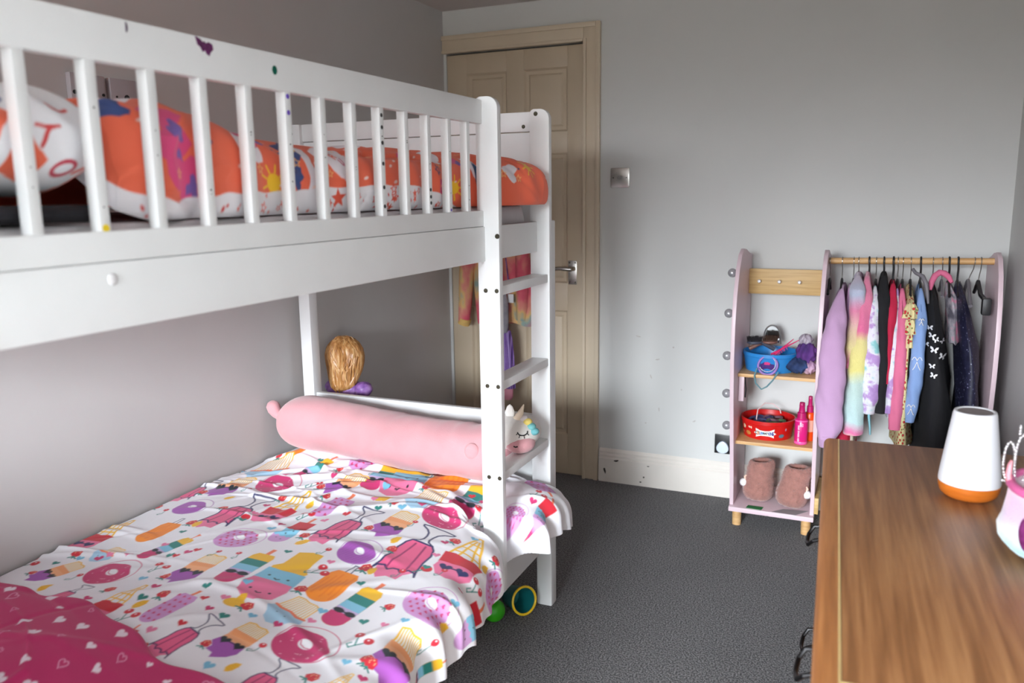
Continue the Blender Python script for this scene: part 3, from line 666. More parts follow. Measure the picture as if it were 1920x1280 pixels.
for i in range(60):
    a = rng.uniform(-1, 1)*1.2; c = rng.uniform(-2.75, -1.3); ct = rng.uniform(0, .2); du = (Y2-c)*math.cos(a)+(AA-ct)*math.sin(a); dv = -(Y2-c)*math.sin(a)+(AA-ct)*math.cos(a)
    fold = fold+rng.uniform(-.005, .006)*(1.6 if c < -2.5 else 1)*np.exp(-(du/rng.uniform(.03, .08))**2-(dv/rng.uniform(.006, .014))**2)
XX = XX+fold*nx; ZZ = ZZ+fold*nz
XX = np.where((Y2 < -1.565) & (XX > .947), .947-.15*np.minimum(XX-.947, .02), XX); ZZ = np.maximum(ZZ, 1.3075)
# print, drawn in (length, profile arc) space
COR = (236, 106, 74)
dd = (yy[1]-yy[0]); cvo = Canvas(0, 0, ny, 420, dd, COR); rr = random.Random(8)
def blob(c, r, rgb, k=.25, n=18, ph=0., st=1.):
    if cvo.frame(c, (c[0]+r, c[1]), 2.6): cvo.poly([((1+k*math.sin(3*v+ph)+k*.6*math.sin(5*v))*math.cos(v)*st, (1+k*math.sin(3*v+ph))*math.sin(v)) for v in [2*math.pi*i/n for i in range(n)]], rgb)
YY0 = -2.690
def at(y, h): return (y-YY0, h)
WH = (240, 234, 240)
for y, h, r in [(-2.425, .115, .034), (-2.17, .12, .046), (-2.155, .085, .026), (-1.755, .13, .024), (-1.75, .145, .028), (-2.62, .235, .06), (-2.0, .24, .06), (-1.48, .09, .025)]: blob(at(y, h), r, WH, .22, ph=y*9)
if cvo.frame(at(-2.262, .04), at(-2.262, .14), 1.2): cvo.poly([(0, .12), (.3, .06), (.7, .16), (1, .2), (1, -.16), (.6, -.05), (.2, -.2), (0, -.26)], WH)
if cvo.frame(at(-1.575, .02), at(-1.575, .14), 1.2): cvo.poly([(0, -.22), (.5, .12), (1, .2), (1, .05), (.4, -.1)], WH); cvo.ell(.55, .03, .3, .05, (40, 74, 110)); cvo.ell(.08, -.14, .08, .04, (46, 50, 100))
for y, h, r in [(-2.60, .075, .032), (-2.575, .05, .026), (-2.60, .115, .03), (-1.89, .135, .02), (-1.66, .125, .022), (-2.40, .15, .03), (-1.62, .1, .014)]: blob(at(y, h), r, (222, 72, 128), .35, ph=y*5); blob(at(y+.012, h-.012), r*.45, (120, 92, 170), .4, ph=y)
for y, h, r, st in [(-2.305, .105, .030, .8), (-2.30, .065, .016, .8), (-2.672, .145, .022, 1), (-2.30, .135, .03, .7)]: blob(at(y, h), r, (48, 72, 130), .3, ph=y*3, st=st)
if cvo.frame(at(-2.31, .135), at(-2.31, .115), 3): cvo.ell(.1, .6, .5, .9, (244, 206, 70)); cvo.line([(2.4, .4), (4.2, -.6)], .1, (48, 56, 110))
for y, h in [(-2.37, .056), (-1.700, .050), (-1.40, .11)]:
    if cvo.frame(at(y, h), at(y+.026, h), 3):
        cvo.ell(0, 0, .62, .62, (248, 200, 40))
        for i in range(9): cvo.line([(.7*math.cos(i*.7), .7*math.sin(i*.7)), (1.2*math.cos(i*.7), 1.2*math.sin(i*.7))], .07, (248, 200, 40))
if cvo.frame(at(-1.775, .05), at(-1.775, .062), 3): cvo.poly(band(-1.2, 1.6, .9), (206, 70, 130)); cvo.ell(.4, 0, .7, .5, (236, 150, 190))
if cvo.frame(at(-1.782, .092), at(-1.782, .104), 3): cvo.poly(star_pts((0, 0), 1, th=.3), None, out=(96, 64, 110), ow=.13)
for i in range(70):
    c = at(rr.uniform(-2.68, -1.28), rr.uniform(.05, .22)); r = rr.uniform(.003, .0065)
    if cvo.frame(c, (c[0]+r, c[1]+r*.3), 2.5): (cvo.ell(0, 0, 1, .5, (248, 222, 216) if i % 7 else (48, 60, 110)) if i % 3 else cvo.poly(star_pts((0, 0), 1.6), None, out=(248, 190, 120), ow=.16))
STROKES = {'P': [[(0, 0), (0, 1), (.5, 1), (.6, .75), (.5, .5), (0, .5)]], 'W': [[(0, 1), (.2, 0), (.4, .7), (.6, 0), (.8, 1)]], 'R': [[(0, 0), (0, 1), (.5, 1), (.6, .75), (.5, .5), (0, .5)], [(.25, .5), (.6, 0)]], 'O': [[(.3+.3*math.cos(v), .5+.5*math.sin(v)) for v in [2*math.pi*i/14 for i in range(15)]]], 'N': [[(0, 0), (0, 1), (.6, 0), (.6, 1)]], 'Y': [[(0, 1), (.3, .5), (.6, 1)], [(.3, .5), (.3, 0)]], 'K': [[(0, 0), (0, 1)], [(.5, 1), (0, .45), (.5, 0)]], 'U': [[(0, 1), (.05, .2), (.3, 0), (.55, .2), (.6, 1)]]}
def letter(cvx, ch, c, h, th, rgb, w=.085):
    if cvx.frame(c, (c[0]+h*math.cos(th), c[1]+h*math.sin(th)), 2.2):
        for st in STROKES[ch]: cvx.line(st, w, rgb)
for ch, y, h in (('O', -2.165, .138), ('N', -2.178, .124), ('R', -2.176, .110), ('U', -2.162, .094)): letter(cvo, ch, at(y, h), .015, .5, {'O': (206, 60, 110), 'N': (46, 64, 120), 'R': (224, 90, 60), 'U': (196, 50, 110)}[ch], .11)
# white starry hem along the lower edge
hemh = np.interp(yy, [-2.735, -2.70, -2.6, -2.45, -2.2, -1.9, -1.78, -1.70, -1.66, -1.26], [.040, .034, .022, .036, .052, .056, .035, .012, -.01, -.01])
AH = np.arange(420)*dd; hm = np.clip((hemh[:, None]+.0015*np.sin(yy*90)[:, None]-AH[None])/dd+.5, 0, 1)[..., None]; cvo.c = cvo.c*(1-hm)+lin((240, 238, 242))*hm
for i in range(80):
    y = rr.uniform(-2.68, -1.72); h = rr.uniform(.004, .05)
    if h < np.interp(y, yy, hemh)-.006:
        c = at(y, h); r = rr.choice([.004, .006, .008])
        if cvo.frame(c, (c[0]+r*math.cos(i), c[1]+r*math.sin(i)), 2.5): (cvo.poly(star_pts((0, 0), 1.2), None, out=(226, 84, 60), ow=.16) if i % 3 == 0 else cvo.poly(star_pts((0, 0), 1.2), (224, 86, 60)) if i % 3 == 1 else cvo.ell(0, 0, .6, .35, (214, 60, 60)))
if cvo.frame(at(-2.184, .030), at(-2.170, .030), 4): cvo.poly(star_pts((0, 0), 1.5, th=.4), (226, 84, 58))
ai = np.clip((arcu/dd).astype(int), 0, 419); f = np.clip(arcu/dd-ai, 0, 1)[None, :, None]; a2 = np.minimum(ai+1, 419)
OC = cvo.c[:, ai]*(1-f)+cvo.c[:, a2]*f
od = thing('orange_duvet', 'rumpled orange duvet with printed stars, suns and words on the upper bunk', 'duvet', (.5, -2.0, 1.31))
P = np.stack([XX, Y2, ZZ], -1)
c0 = P[0].mean(0); c1 = P[-1].mean(0)
ends0 = [c0+(P[0]-c0)*w+np.array([0, -.010*(1-w), 0]) for w in (.02, .5, .85)]; ends1 = [c1+(P[-1]-c1)*w+np.array([0, .003*(1-w), 0]) for w in (.85, .5, .02)]
P = np.concatenate([np.array(ends0), P, np.array(ends1)]); OC = np.concatenate([OC[:1]]*3+[OC]+[OC[-1:]]*3)
grid_object('cover', P, print_mat('orange_print', .7), od, OC)
# white word-print pillow at the head of the upper bunk
n1, n2 = 240, 300
A, B = np.meshgrid(np.linspace(-1, 1, n1), np.linspace(0, 2*math.pi, n2, endpoint=False), indexing='ij')
w = (1-np.abs(A)**9)**.5
PX_ = .63+.314*np.sign(np.cos(B))*np.abs(np.cos(B))**.42*(.80+.20*w)
PZ_ = 1.418+(.074*np.sign(np.sin(B))*np.abs(np.sin(B))**.8*w)*(1+.05*np.sin(A*9+np.cos(B)*4)); PY_ = -2.902+.200*A
PZ_ = PZ_+.008*np.sin(A*14+B*3)*w*np.clip(np.sin(B)+.3, 0, 1)
# print in (length, angle) space: angle -1 (underside front) .. 0 (front seam) .. 1 (top)
cvp = Canvas(0, -.12, n1, 320, .39/(n1-1), (240, 240, 244))
for ch, y, h, s, th, rgb in (('P', .335, .045, .030, 1.9, (206, 62, 60)), ('W', .325, .080, .036, 2.0, (40, 74, 96)), ('R', .335, .125, .032, 2.0, (206, 70, 64)), ('O', .335, -.045, .034, 1.7, (196, 44, 72)), ('N', .375, -.055, .034, 1.9, (220, 80, 60)), ('Y', .31, .0, .030, 1.8, (206, 60, 60)), ('R', .37, .0, .024, 1.8, (170, 40, 90)), ('U', .385, -.02, .02, 1.2, (50, 56, 130)), ('K', .25, .05, .034, 1.8, (46, 70, 130)), ('O', .26, .10, .034, 1.8, (206, 62, 60)), ('N', .22, -.03, .034, 1.9, (206, 60, 110))):
    letter(cvp, ch, (y, h), s, th, rgb)
for c, r in (((.385, .10), .024), ((.385, .05), .018), ((.33, -.085), .02), ((.26, -.03), .03), ((.20, .02), .05)):
    if cvp.frame(c, (c[0]+r, c[1]), 2): cvp.poly([(-1, -.5), (.2, -1), (1, .2), (.3, 1), (-.6, .6)], COR)
ang = (np.arange(n2)*2*math.pi/n2+math.pi) % (2*math.pi)-math.pi
pc = cvp.c[:, np.clip(((np.sign(ang)*np.abs(np.sin(np.clip(ang, -1.57, 1.57)))*.085+.12)/cvp.d).astype(int), 0, 319)]
pil = tag(grid_object('word_print_pillow', np.stack([PX_, PY_, PZ_], -1), print_mat('orange_print', .7), None, pc, wrap=True, base=(.63, -2.902, 1.345)), 'white pillow printed with coloured letters at the head of the upper bunk', 'pillow')
g = G()
g.loft([[(.925-.02*math.cos(v), yq, 1.3215+.012*math.sin(v)) if math.cos(v) < 0 else (.42-.02*math.cos(v), yq, 1.3215+.012*math.sin(v)) for v in [2*math.pi*(i+.5)/12 for i in range(12)]] for yq in (-3.08, -3.0, -2.9, -2.8, -2.745)])
tag(part(g, 'pillow_gap_shade', mat('gap_shade_black', (26, 25, 30), .95, noise=(40, .2), bump=(300, .4)), base=(.66, -2.93, 1.309)), 'black slab added as the shaded gap under the word-print pillow on the upper bunk', 'gap_shade')  # black slab added to stand in for the shade under the pillow

# ------------------------------------------------------------------ unicorn bolster on the lower bunk
def fnoise(x, y, z): return math.sin(x*1.7+2.1*y)*math.cos(y*2.3-z*1.1)+.5*math.sin(x*5.1+z*3.7+y*2.2)
PLUSH = mat('pink_plush', (204, 148, 153), .95, noise=(6, .11), bump=(500, .5), sheen=.4)
CREAM = mat('white_plush', (222, 218, 212), .95, noise=(8, .03), bump=(500, .5), sheen=.3)
by, bz = -1.362, .567
bol = thing('unicorn_bolster', 'long pink plush unicorn bolster lying across the foot of the lower bunk', 'plush toy', (.5, by, .47))
rings = []; n = 40
for i in range(140):
    q = i/139; x = .060+.885*q; R = .098*(1-.10*q)*(1 if q < .90 else max(.1, 1-((q-.90)/.10)**2)**.5)
    if q < .16: R *= (1-((.16-q)/.16)**2.6)**.5 if q > 0 else .05
    if R < .006: R = .006
    zc = bz+.008-.030*q+.005*math.sin(q*9)+(.04*((q-.85)/.15)**2 if q > .85 else 0); yc = by+.012*math.sin(q*5)
    ring = []
    for k in range(n):
        a = 2*math.pi*k/n
        w = 1+.055*abs(math.sin(q*42+2.2*math.sin(a*1.5+q*6)))**3*max(0, q-.34)*1.8*(.55+.45*math.sin(q*23+a))+.018*fnoise(q*9, a*1.3, 0)
        ring.append((x, yc+R*w*math.cos(a), zc+R*w*math.sin(a)*(.97 if math.sin(a) > 0 else .93)))
    rings.append(ring)
part(G().loft(rings), 'body', PLUSH, bol, angle=80)
HC, HR = Vector((.952, by-.013, .638)), (.080, .086, .053)
part(G().ell(HC, HR, 28, 18), 'head', CREAM, bol, angle=80)
part(G().ell((.985, by-.050, .615), (.046, .046, .030), 24, 14), 'muzzle', PLUSH, bol, angle=80)
part(G().tube([(.085, by-.01, .585), (.065, by-.011, .592), (.050, by-.012, .603), (.041, by-.013, .616), (.036, by-.013, .629), (.034, by-.012, .640), (.033, by-.012, .646)], [.015, .015, .019, .023, .023, .017, .006], 18), 'tail', PLUSH, bol, angle=80)
part(G().ell((.846, by-.090, .582), (.026, .015, .027), 18, 12), 'paw', PLUSH, bol, angle=80)
horn = [(.972+.020*q, by-.035, .678+.050*q) for q in [i/10 for i in range(11)]]
part(G().tube(horn, [.016*(1-.88*i/10)*(1+.10*math.sin(i*2.6)) for i in range(11)], 14), 'horn', mat('cream_satin', (230, 214, 190), .6, noise=(20, .04)), bol, angle=80)
INKT = mat('black_thread', (30, 28, 30), .8, noise=(60, .1))
def on_head(u, v, k=1.015): # a point on the head: u azimuth, v elevation
    return (HC.x+HR[0]*k*math.cos(v)*math.cos(u), HC.y+HR[1]*k*math.cos(v)*math.sin(u), HC.z+HR[2]*k*math.sin(v))
lash = [on_head(-.82+.20*math.cos(a), .36-.20*math.sin(a)) for a in [math.pi*i/8 for i in range(9)]]
ey = part(G().tube(lash, .0018, 6), 'closed_eye', INKT, bol)
for a in (.2, .45, .7, .9):
    c = on_head(-.82+.20*math.cos(math.pi*a), .36-.20*math.sin(math.pi*a)); d = on_head(-.82+.27*math.cos(math.pi*a), .33-.34*math.sin(math.pi*a), 1.03); part(G().tube([c, d], .0013, 6), 'eyelash', INKT, ey)
part(G().tube([(.985, by-.0965, .617), (.991, by-.0955, .615), (.997, by-.093, .617)], .0022, 6), 'nostril', INKT, bol)
for i, (x, y, z, c) in enumerate(((.990, -.030, .684, (206, 196, 196)), (1.004, -.034, .676, (226, 204, 112)), (1.016, -.036, .664, (116, 182, 182)), (1.026, -.036, .650, (106, 172, 178)))):
    part(G().ell((x, by+y, z), (.014, .016, .011), 14, 9), 'mane_tuft', mat('mane_%d' % i, c, .9, noise=(30, .08), bump=(400, .4)), bol, angle=80)
part(G().lathe([(.0, 0), (.014, .004), (.016, .016), (.009, .034), (.001, .040)], (.945, by-.030, .683), 14, 1, .5), 'ear', CREAM, bol, angle=80)

# ------------------------------------------------------------------ doll behind the bed end, standing on a low toy box
tb = thing('toy_box', 'plain white toy box behind the foot of the bunk bed', 'box', (.12, -1.02, 0))
part(G().box(.022, .232, -1.135, -.905, 0, .385), 'body', mat('white_laminate', (226, 222, 220), .5, noise=(8, .02)), tb, bevel=.004)
part(G().box(.020, .236, -1.138, -.902, .387, .405), 'lid', MATS['white_laminate'], tb, bevel=.005)
HAIR = ramp_mat('blonde_hair', 'noise', [(.3, (136, 88, 44)), (.5, (186, 132, 76)), (.75, (228, 192, 140))], 34, .36, vec=(3, 3, .35))
doll = thing('doll', 'blonde doll in a purple dress seen from behind, beyond the bed end', 'doll', (.095, -1.03, .406))
dx, dy = .098, -1.03
SKIN = mat('doll_vinyl', (232, 186, 160), .45, noise=(10, .02))
DRS = ramp_mat('purple_satin', 'noise', [(.3, (96, 58, 128)), (.5, (150, 104, 178)), (.72, (192, 152, 208))], 32, .4, bump=(60, .5))
rings = []
for i, (z, rx, ry, oy) in enumerate(((.618, .020, .018, -.03), (.626, .040, .028, -.03), (.64, .050, .036, -.022), (.66, .058, .044, -.014), (.69, .066, .054, -.004), (.72, .072, .060, 0), (.75, .074, .062, 0), (.775, .068, .058, 0), (.797, .052, .048, 0), (.812, .032, .030, 0), (.820, .008, .008, 0))):
    rings.append([(dx+.005*math.sin(i*1.1)+rx*math.cos(a)*(1+.045*math.sin(7*a+i*.9)+.03*math.sin(13*a+i*1.3)), dy+oy+ry*math.sin(a)*(1+.035*math.sin(9*a+i*.4)), z) for a in [2*math.pi*k/48 for k in range(48)]])
part(G().loft(rings), 'hair', HAIR, doll, angle=80)
g = G(); rnd = random.Random(5)
for i in range(10):
    a = rnd.uniform(0, 6.28); x, y = dx+.012*math.cos(a), dy+.012*math.sin(a)
    g.tube([(x, y, .790), (x+.008*math.cos(a), y+.006*math.sin(a), .819), (x+.020*math.cos(a), y+.015*math.sin(a), .818), (x+.034*math.cos(a), y+.026*math.sin(a), .802)], [.0018, .0016, .0014, .0006], 5)
HZ = [(.618, .020, .018, -.03), (.626, .040, .028, -.03), (.64, .050, .036, -.022), (.66, .058, .044, -.014), (.69, .066, .054, -.004), (.72, .072, .060, 0), (.75, .074, .062, 0), (.775, .068, .058, 0), (.797, .052, .048, 0), (.812, .032, .030, 0), (.820, .008, .008, 0)]
for i in range(110):
    a0 = rnd.uniform(0, 6.283); ph = rnd.uniform(0, 6.283); sw = rnd.uniform(.08, .32); zb_ = rnd.uniform(.610, .650); pts = []
    for q in range(15):
        z = .818+(zb_-.818)*q/14; rx, ry, oy = [float(np.interp(z, [h[0] for h in HZ], [h[c] for h in HZ])) for c in (1, 2, 3)]; a = a0+sw*math.sin(z*38+ph)+.5*(.818-z)
        pts.append((dx+rx*1.01*math.cos(a), dy+oy+ry*1.01*math.sin(a), z))
    g.tube(pts, [.0020+.0022*math.sin(math.pi*(q+1)/16) for q in range(15)], 5)
part(g, 'hair_strands', HAIR, doll)['kind'] = 'stuff'

part(G().ell((dx+.004, dy+.012, .710), (.048, .050, .062), 20, 14), 'head', SKIN, doll, angle=80)
part(G().lathe([(.018, 0), (.016, .06)], (dx+.006, dy+.005, .60), 14), 'neck', SKIN, doll)
part(G().lathe([(.085, 0), (.078, .02), (.066, .07), (.052, .14), (.050, .185), (.062, .212), (.056, .232), (.022, .245)], (dx+.01, dy, .406), 36, 1, .72), 'dress', DRS, doll, angle=80)
for sgn in (-1, 1):
    part(G().ell((dx+.014+sgn*.066, dy-.004, .622), (.036, .034, .029), 18, 10, .05, 3), 'puff_sleeve', DRS, doll, angle=80)
    part(G().tube([(dx+.012+sgn*.072, dy, .590), (dx+.012+sgn*.085, dy+.004, .54), (dx+.012+sgn*.086, dy+.012, .50), (dx+.012+sgn*.080, dy+.016, .478)], [.013, .012, .010, .011], 10), 'arm', SKIN, doll, angle=80)

# ------------------------------------------------------------------ clothes hung on the back of the door
hk = thing('door_hook', 'small metal coat hook on the door behind the upper bunk', 'hook', (.30, 0, 1.32))
part(G().box(.288, .312, -.004, yF+.001, 1.30, 1.36), 'back_plate', STEEL, hk, bevel=.001)
part(G().tube([(.30, -.002, 1.345), (.30, -.03, 1.340), (.30, -.045, 1.345), (.30, -.05, 1.362)], .004, 8), 'prong', STEEL, hk)
ROBE = ramp_mat('rainbow_fleece', 'noise', [(.28, (196, 60, 90)), (.42, (214, 96, 112)), (.52, (222, 150, 130)), (.58, (222, 182, 120)), (.66, (140, 166, 160)), (.78, (196, 100, 124))], 9, .95, bump=(240, .6), vec=(1, 1, .6))
robe = thing('rainbow_robe', 'rainbow coloured fluffy robe hanging on the back of the door', 'robe', (.30, -.06, .69))
rings = []
for z, xl, xr, d in ((1.345, .285, .315, .012), (1.30, .23, .37, .03), (1.22, .17, .44, .04), (1.05, .165, .455, .05), (.9, .17, .47, .05), (.78, .18, .48, .05), (.74, .185, .475, .046)):
    rings.append([((xl+xr)/2+(xr-xl)/2*math.cos(a), -.060+.004*math.sin(5*a)+d*.85*math.sin(a)*(1+.14*math.sin(6*a+z*8)), z+.012*math.sin(3*a)) for a in [2*math.pi*k/40 for k in range(40)]])
part(G().loft(rings), 'body', ROBE, robe, angle=80)
part(G().tube([(.195, -.07, 1.24), (.15, -.075, 1.10), (.135, -.078, .95), (.125, -.078, .82), (.115, -.075, .735)], [.035, .040, .036, .032, .028], 16), 'sleeve', ROBE, robe, angle=80)
part(G().tube([(.41, -.075, 1.24), (.425, -.085, 1.10), (.43, -.088, .95), (.425, -.085, .82), (.42, -.08, .76)], [.03, .03, .03, .028, .025], 16), 'sleeve', ROBE, robe, angle=80)
part(G().tube([(.122, -.075, .752), (.112, -.074, .722)], [.031, .029], 16), 'cuff', mat('yellow_fleece', (214, 176, 104), .95, noise=(30, .1), bump=(240, .6)), robe, angle=80)
part(G().box(.372, .402, -.130, -.126, .845, .885), 'care_label', WHITEP, robe, bevel=.0006)
gb = thing('grey_bag', 'grey rucksack hanging over the rainbow robe on the door', 'bag', (.34, -.14, .70))
GRY = ramp_mat('grey_nylon', 'noise', [(.3, (104, 102, 112)), (.6, (146, 142, 150)), (.8, (170, 150, 150))], 14, .6, bump=(80, .3))
part(G().loft([[(.335+w*math.cos(a), -.155+d*math.sin(a)*.8, z) for a in [2*math.pi*k/24 for k in range(24)]] for z, w, d in ((.70, .020, .012), (.71, .045, .024), (.76, .052, .03), (.84, .050, .03), (.90, .040, .024), (.93, .018, .01))]), 'body', GRY, gb, angle=80)
part(G().tube([(.33, -.150, .925), (.318, -.135, 1.05), (.305, -.10, 1.25), (.30, -.056, 1.352), (.312, -.10, 1.25), (.345, -.135, 1.05), (.352, -.150, .920)], .006, 8, flat=.5), 'strap', GRY, gb)
pd = thing('purple_dress', 'long narrow purple satin dress hanging below the robe on the door', 'dress', (.365, -.05, .39))
part(G().loft([[(.362+off+w*math.cos(a)*(1+.12*math.sin(7*a)), -.135+.016*math.sin(a)*(1+.2*math.sin(5*a)), z) for a in [2*math.pi*k/32 for k in range(32)]] for z, w, off in ((.715, .022, .0), (.68, .030, .0), (.6, .034, .003), (.5, .038, .004), (.44, .040, .002))]), 'skirt', ramp_mat('violet_satin', 'wave', [(0, (74, 44, 110)), (.6, (112, 78, 150)), (1, (150, 120, 180))], 30, .4, vec=(1, .2, .1)), pd, angle=80)
part(G().loft([[(.360+w*math.cos(a), -.135+.014*math.sin(a), z) for a in [2*math.pi*k/24 for k in range(24)]] for z, w in ((.438, .038), (.40, .036), (.385, .030))]), 'hem', mat('rose_satin', (206, 132, 150), .5, noise=(20, .06)), pd, angle=80)
part(G().tube([(.345, -.135, .714), (.336, -.11, .95), (.325, -.085, 1.2), (.302, -.054, 1.356), (.33, -.085, 1.2), (.37, -.115, .95), (.375, -.135, .714)], .003, 6), 'hanging_ribbon', MATS['violet_satin'], pd)

# ------------------------------------------------------------------ things on the floor under the bed
tag(part(G().ell((.872, -1.375, .036), (.036, .036, .036), 24, 16), 'green_ball', mat('green_rubber', (50, 168, 20), .45, noise=(20, .06), bump=(120, .2)), base=(.872, -1.375, 0), angle=80), 'small bright green ball on the carpet under the lower bunk', 'ball')
bk = thing('toy_bucket', 'teal toy bucket with a yellow rim lying on its side under the bed', 'bucket', (.92, -1.27, 0))
TEALP = mat('teal_plastic', (24, 112, 116), .35, noise=(14, .05))
_ax = Vector((.80, -.52, .20)).normalized(); _b1 = _ax.cross(Vector((0, 0, 1))).normalized(); _b2 = _b1.cross(_ax)
def bucket_ring(r, h): return [tuple(Vector((.945, -1.300, .0475))+_b1*(r*math.cos(2*math.pi*k/32))+_b2*(r*math.sin(2*math.pi*k/32))+_ax*h) for k in range(32)]
part(G().loft([bucket_ring(r, h) for r, h in ((.026, -.085), (.033, -.086), (.044, .0), (.042, .0), (.031, -.080), (.02, -.081))]), 'shell', TEALP, bk, angle=50)
part(G().tube([bucket_ring(.044, 0)[k] for k in range(32)], .0042, 8, closed=True), 'rim', mat('yellow_plastic', (236, 198, 40), .35, noise=(14, .04)), bk)
tag(part(G().lathe([(.0, 0), (.05, .002), (.055, .01), (.05, .05), (.02, .058)], (.80, -1.31, 0), 28, 1, .7), 'red_toy_dish', mat('dark_red_plastic', (150, 24, 30), .4, noise=(14, .05)), base=(.80, -1.31, 0)), 'dark red upturned toy dish under the bed behind the green ball', 'toy')
ub_ = thing('storage_drawer', 'pink plastic storage drawer pushed under the lower bunk', 'box', (.5, -1.75, 0))
PKP = mat('dusty_pink_plastic', (206, 150, 146), .5, noise=(8, .03))
part(G().box(.10, .80, -2.15, -1.46, .001, .165), 'body', PKP, ub_, bevel=.01)
part(G().box(.80, .806, -1.86, -1.74, .12, .145), 'handle_slot', BLACK, ub_)

# ------------------------------------------------------------------ dress-up rack with shelves
PINKW = mat('pink_lacquer', (216, 192, 200), .4, noise=(9, .02))
PINE = ramp_mat('pine_wood', 'noise', [(.3, (192, 146, 94)), (.7, (216, 176, 124))], 5, .5, vec=(1.5, 14, 20))
OAKB = ramp_mat('oak_board', 'noise', [(.3, (186, 150, 92)), (.7, (208, 174, 116))], 5, .5, vec=(1.2, 12, 24))
rk = thing('dress_up_rack', 'pink dress-up rack with shelves, mirror bulbs and a wooden clothes rail by the far wall', 'clothes rack', (1.86, -.2, 0))
prof = [(-.03, .085), (-.31, .085), (-.325, .2), (-.35, .31), (-.40, .53), (-.425, .70), (-.425, .84), (-.405, .95), (-.36, 1.05), (-.31, 1.10), (-.25, 1.118), (-.19, 1.112), (-.12, 1.095), (-.06, 1.085), (-.03, 1.08)]
def smooth(pts, it=2):
    for _ in range(it):
        o = []
        for i in range(len(pts)):
            a, b = pts[i], pts[(i+1) % len(pts)]; o += [(.75*a[0]+.25*b[0], .75*a[1]+.25*b[1]), (.25*a[0]+.75*b[0], .25*a[1]+.75*b[1])]
        pts = o
    return pts
sp_ = prof[:1]+[prof[1]]+smooth(prof[1:-1], 2)[4:-6]+prof[-2:]
RX = (1.433, 1.741, 2.300)
for x in RX: part(G().prism(prof, 'x', x, x+.015), 'side_panel', PINKW, rk, bevel=.0015)
part(G().box(1.433, 1.757, -.335, -.03, .066, .085), 'bottom_shelf', PINKW, rk, bevel=.002)
for z in (.345, .620): part(G().box(1.448, 1.741, -.315, -.03, z, z+.013), 'shelf', PINE, rk, bevel=.001)
hb = part(G().box(1.448, 1.741, -.098, -.084, .925, 1.027), 'hook_board', OAKB, rk, bevel=.001)
for x in (1.490, 1.568, 1.645): part(G().loft([[(x+r*math.cos(2*math.pi*k/12), y, .978+r*math.sin(2*math.pi*k/12)) for k in range(12)] for r, y in ((.003, -.098), (.003, -.108), (.0065, -.110), (.0075, -.115), (.005, -.120))]), 'peg', WHITEP, hb)
part(G().tube([(1.756, -.22, 1.075), (2.300, -.22, 1.084)], .012, 16), 'clothes_rail', PINE, rk)
part(G().box(1.756, 2.300, -.075, -.060, .10, .165), 'lower_board', OAKB, rk, bevel=.001); part(G().box(1.757, 1.772, -.33, -.06, .10, .165), 'lower_board', OAKB, rk, bevel=.001)
for x, y in ((1.462, -.295), (1.728, -.295), (1.462, -.06), (1.728, -.06), (2.307, -.29), (2.307, -.06)):
    part(G().lathe([(.0175, 0), (.0185, .066 if x < 2 else .085)], (x, y, 0), 18), 'foot', PINE, rk, angle=50)
yb = lambda z: np.interp(z, [.085, .2, .31, .53, .70, .84, .95, 1.05], [.31, .325, .35, .40, .425, .425, .405, .36])
for z in (1.030, .880, .716, .562, .425):
    b = part(G().ell((1.416, -yb(z)+.035, z), (.0175, .0175, .0175), 16, 12), 'mirror_bulb', mat('mirror_bulb_glass', (176, 176, 180), .22, noise=(10, .02), metal=.45), rk, angle=80)
    part(G().tube([(1.4335, -yb(z)+.035, z), (1.430, -yb(z)+.035, z)], .009, 12), 'socket', BLACK, b)
part(G().box(1.449, 1.470, -.29, -.270, .515, .617), 'shelf_bracket', PINKW, rk, bevel=.002)
part(G().tube([(1.470, -.27, .61), (1.474, -.262, .56), (1.472, -.26, .525)], .003, 6), 'bracket_cable', BLACK, rk)

# ------------------------------------------------------------------ tubs, bottles, slippers on the shelves
def tub(name, label, c, rx, ry, h, m, flare=.005):
    t = thing(name, label, 'tub', (c[0], c[1], c[2]))
    pr = [(.0, .0), (1-flare/rx*2.2, 0), (1-flare/rx*2, .003), (1-.2*flare/rx, h-.016), (1.02, h-.014), (1.02, h), (.985, h), (.985-.3*flare/rx, h-.016), (.975-2*flare/rx, .006), (0, .006)]
    part(G().loft([[(c[0]+rx*max(r, .01)*math.cos(2*math.pi*k/48), c[1]+ry*max(r, .01)*math.sin(2*math.pi*k/48), c[2]+z) for k in range(48)] for r, z in pr]), 'tub_wall', m, t, angle=35)
    return t
def wrap_tub(poly, c, rx, ry, z, off=.0012):
    """flat outline (x along the wall, z up) laid on the front of an oval tub"""
    o = []
    for x, h in poly:
        a = -math.pi/2+x/rx; k = 1-.092+.084*min(1, (z+h-c[2])/.062)
        o.append((c[0]+(rx*k+off)*math.cos(a), c[1]+(ry*k+off)*math.sin(a), z+h))
    return o
REDP = mat('red_plastic', (196, 22, 20), .35, noise=(12, .05))
tc_ = (1.556, -.182, .3585); RXt, RYt = .104, .104
rt_ = tub('red_sweet_tub', 'red plastic sweet tub holding hair bands on the middle shelf', tc_, RXt, RYt, .078, REDP)
star8 = [(-.046, .0), (-.036, .006), (-.038, .020), (-.018, .012), (0, .0105), (.018, .012), (.038, .020), (.036, .006), (.046, 0), (.036, -.006), (.038, -.018), (.018, -.011), (0, -.010), (-.018, -.011), (-.038, -.018), (-.036, -.006)]
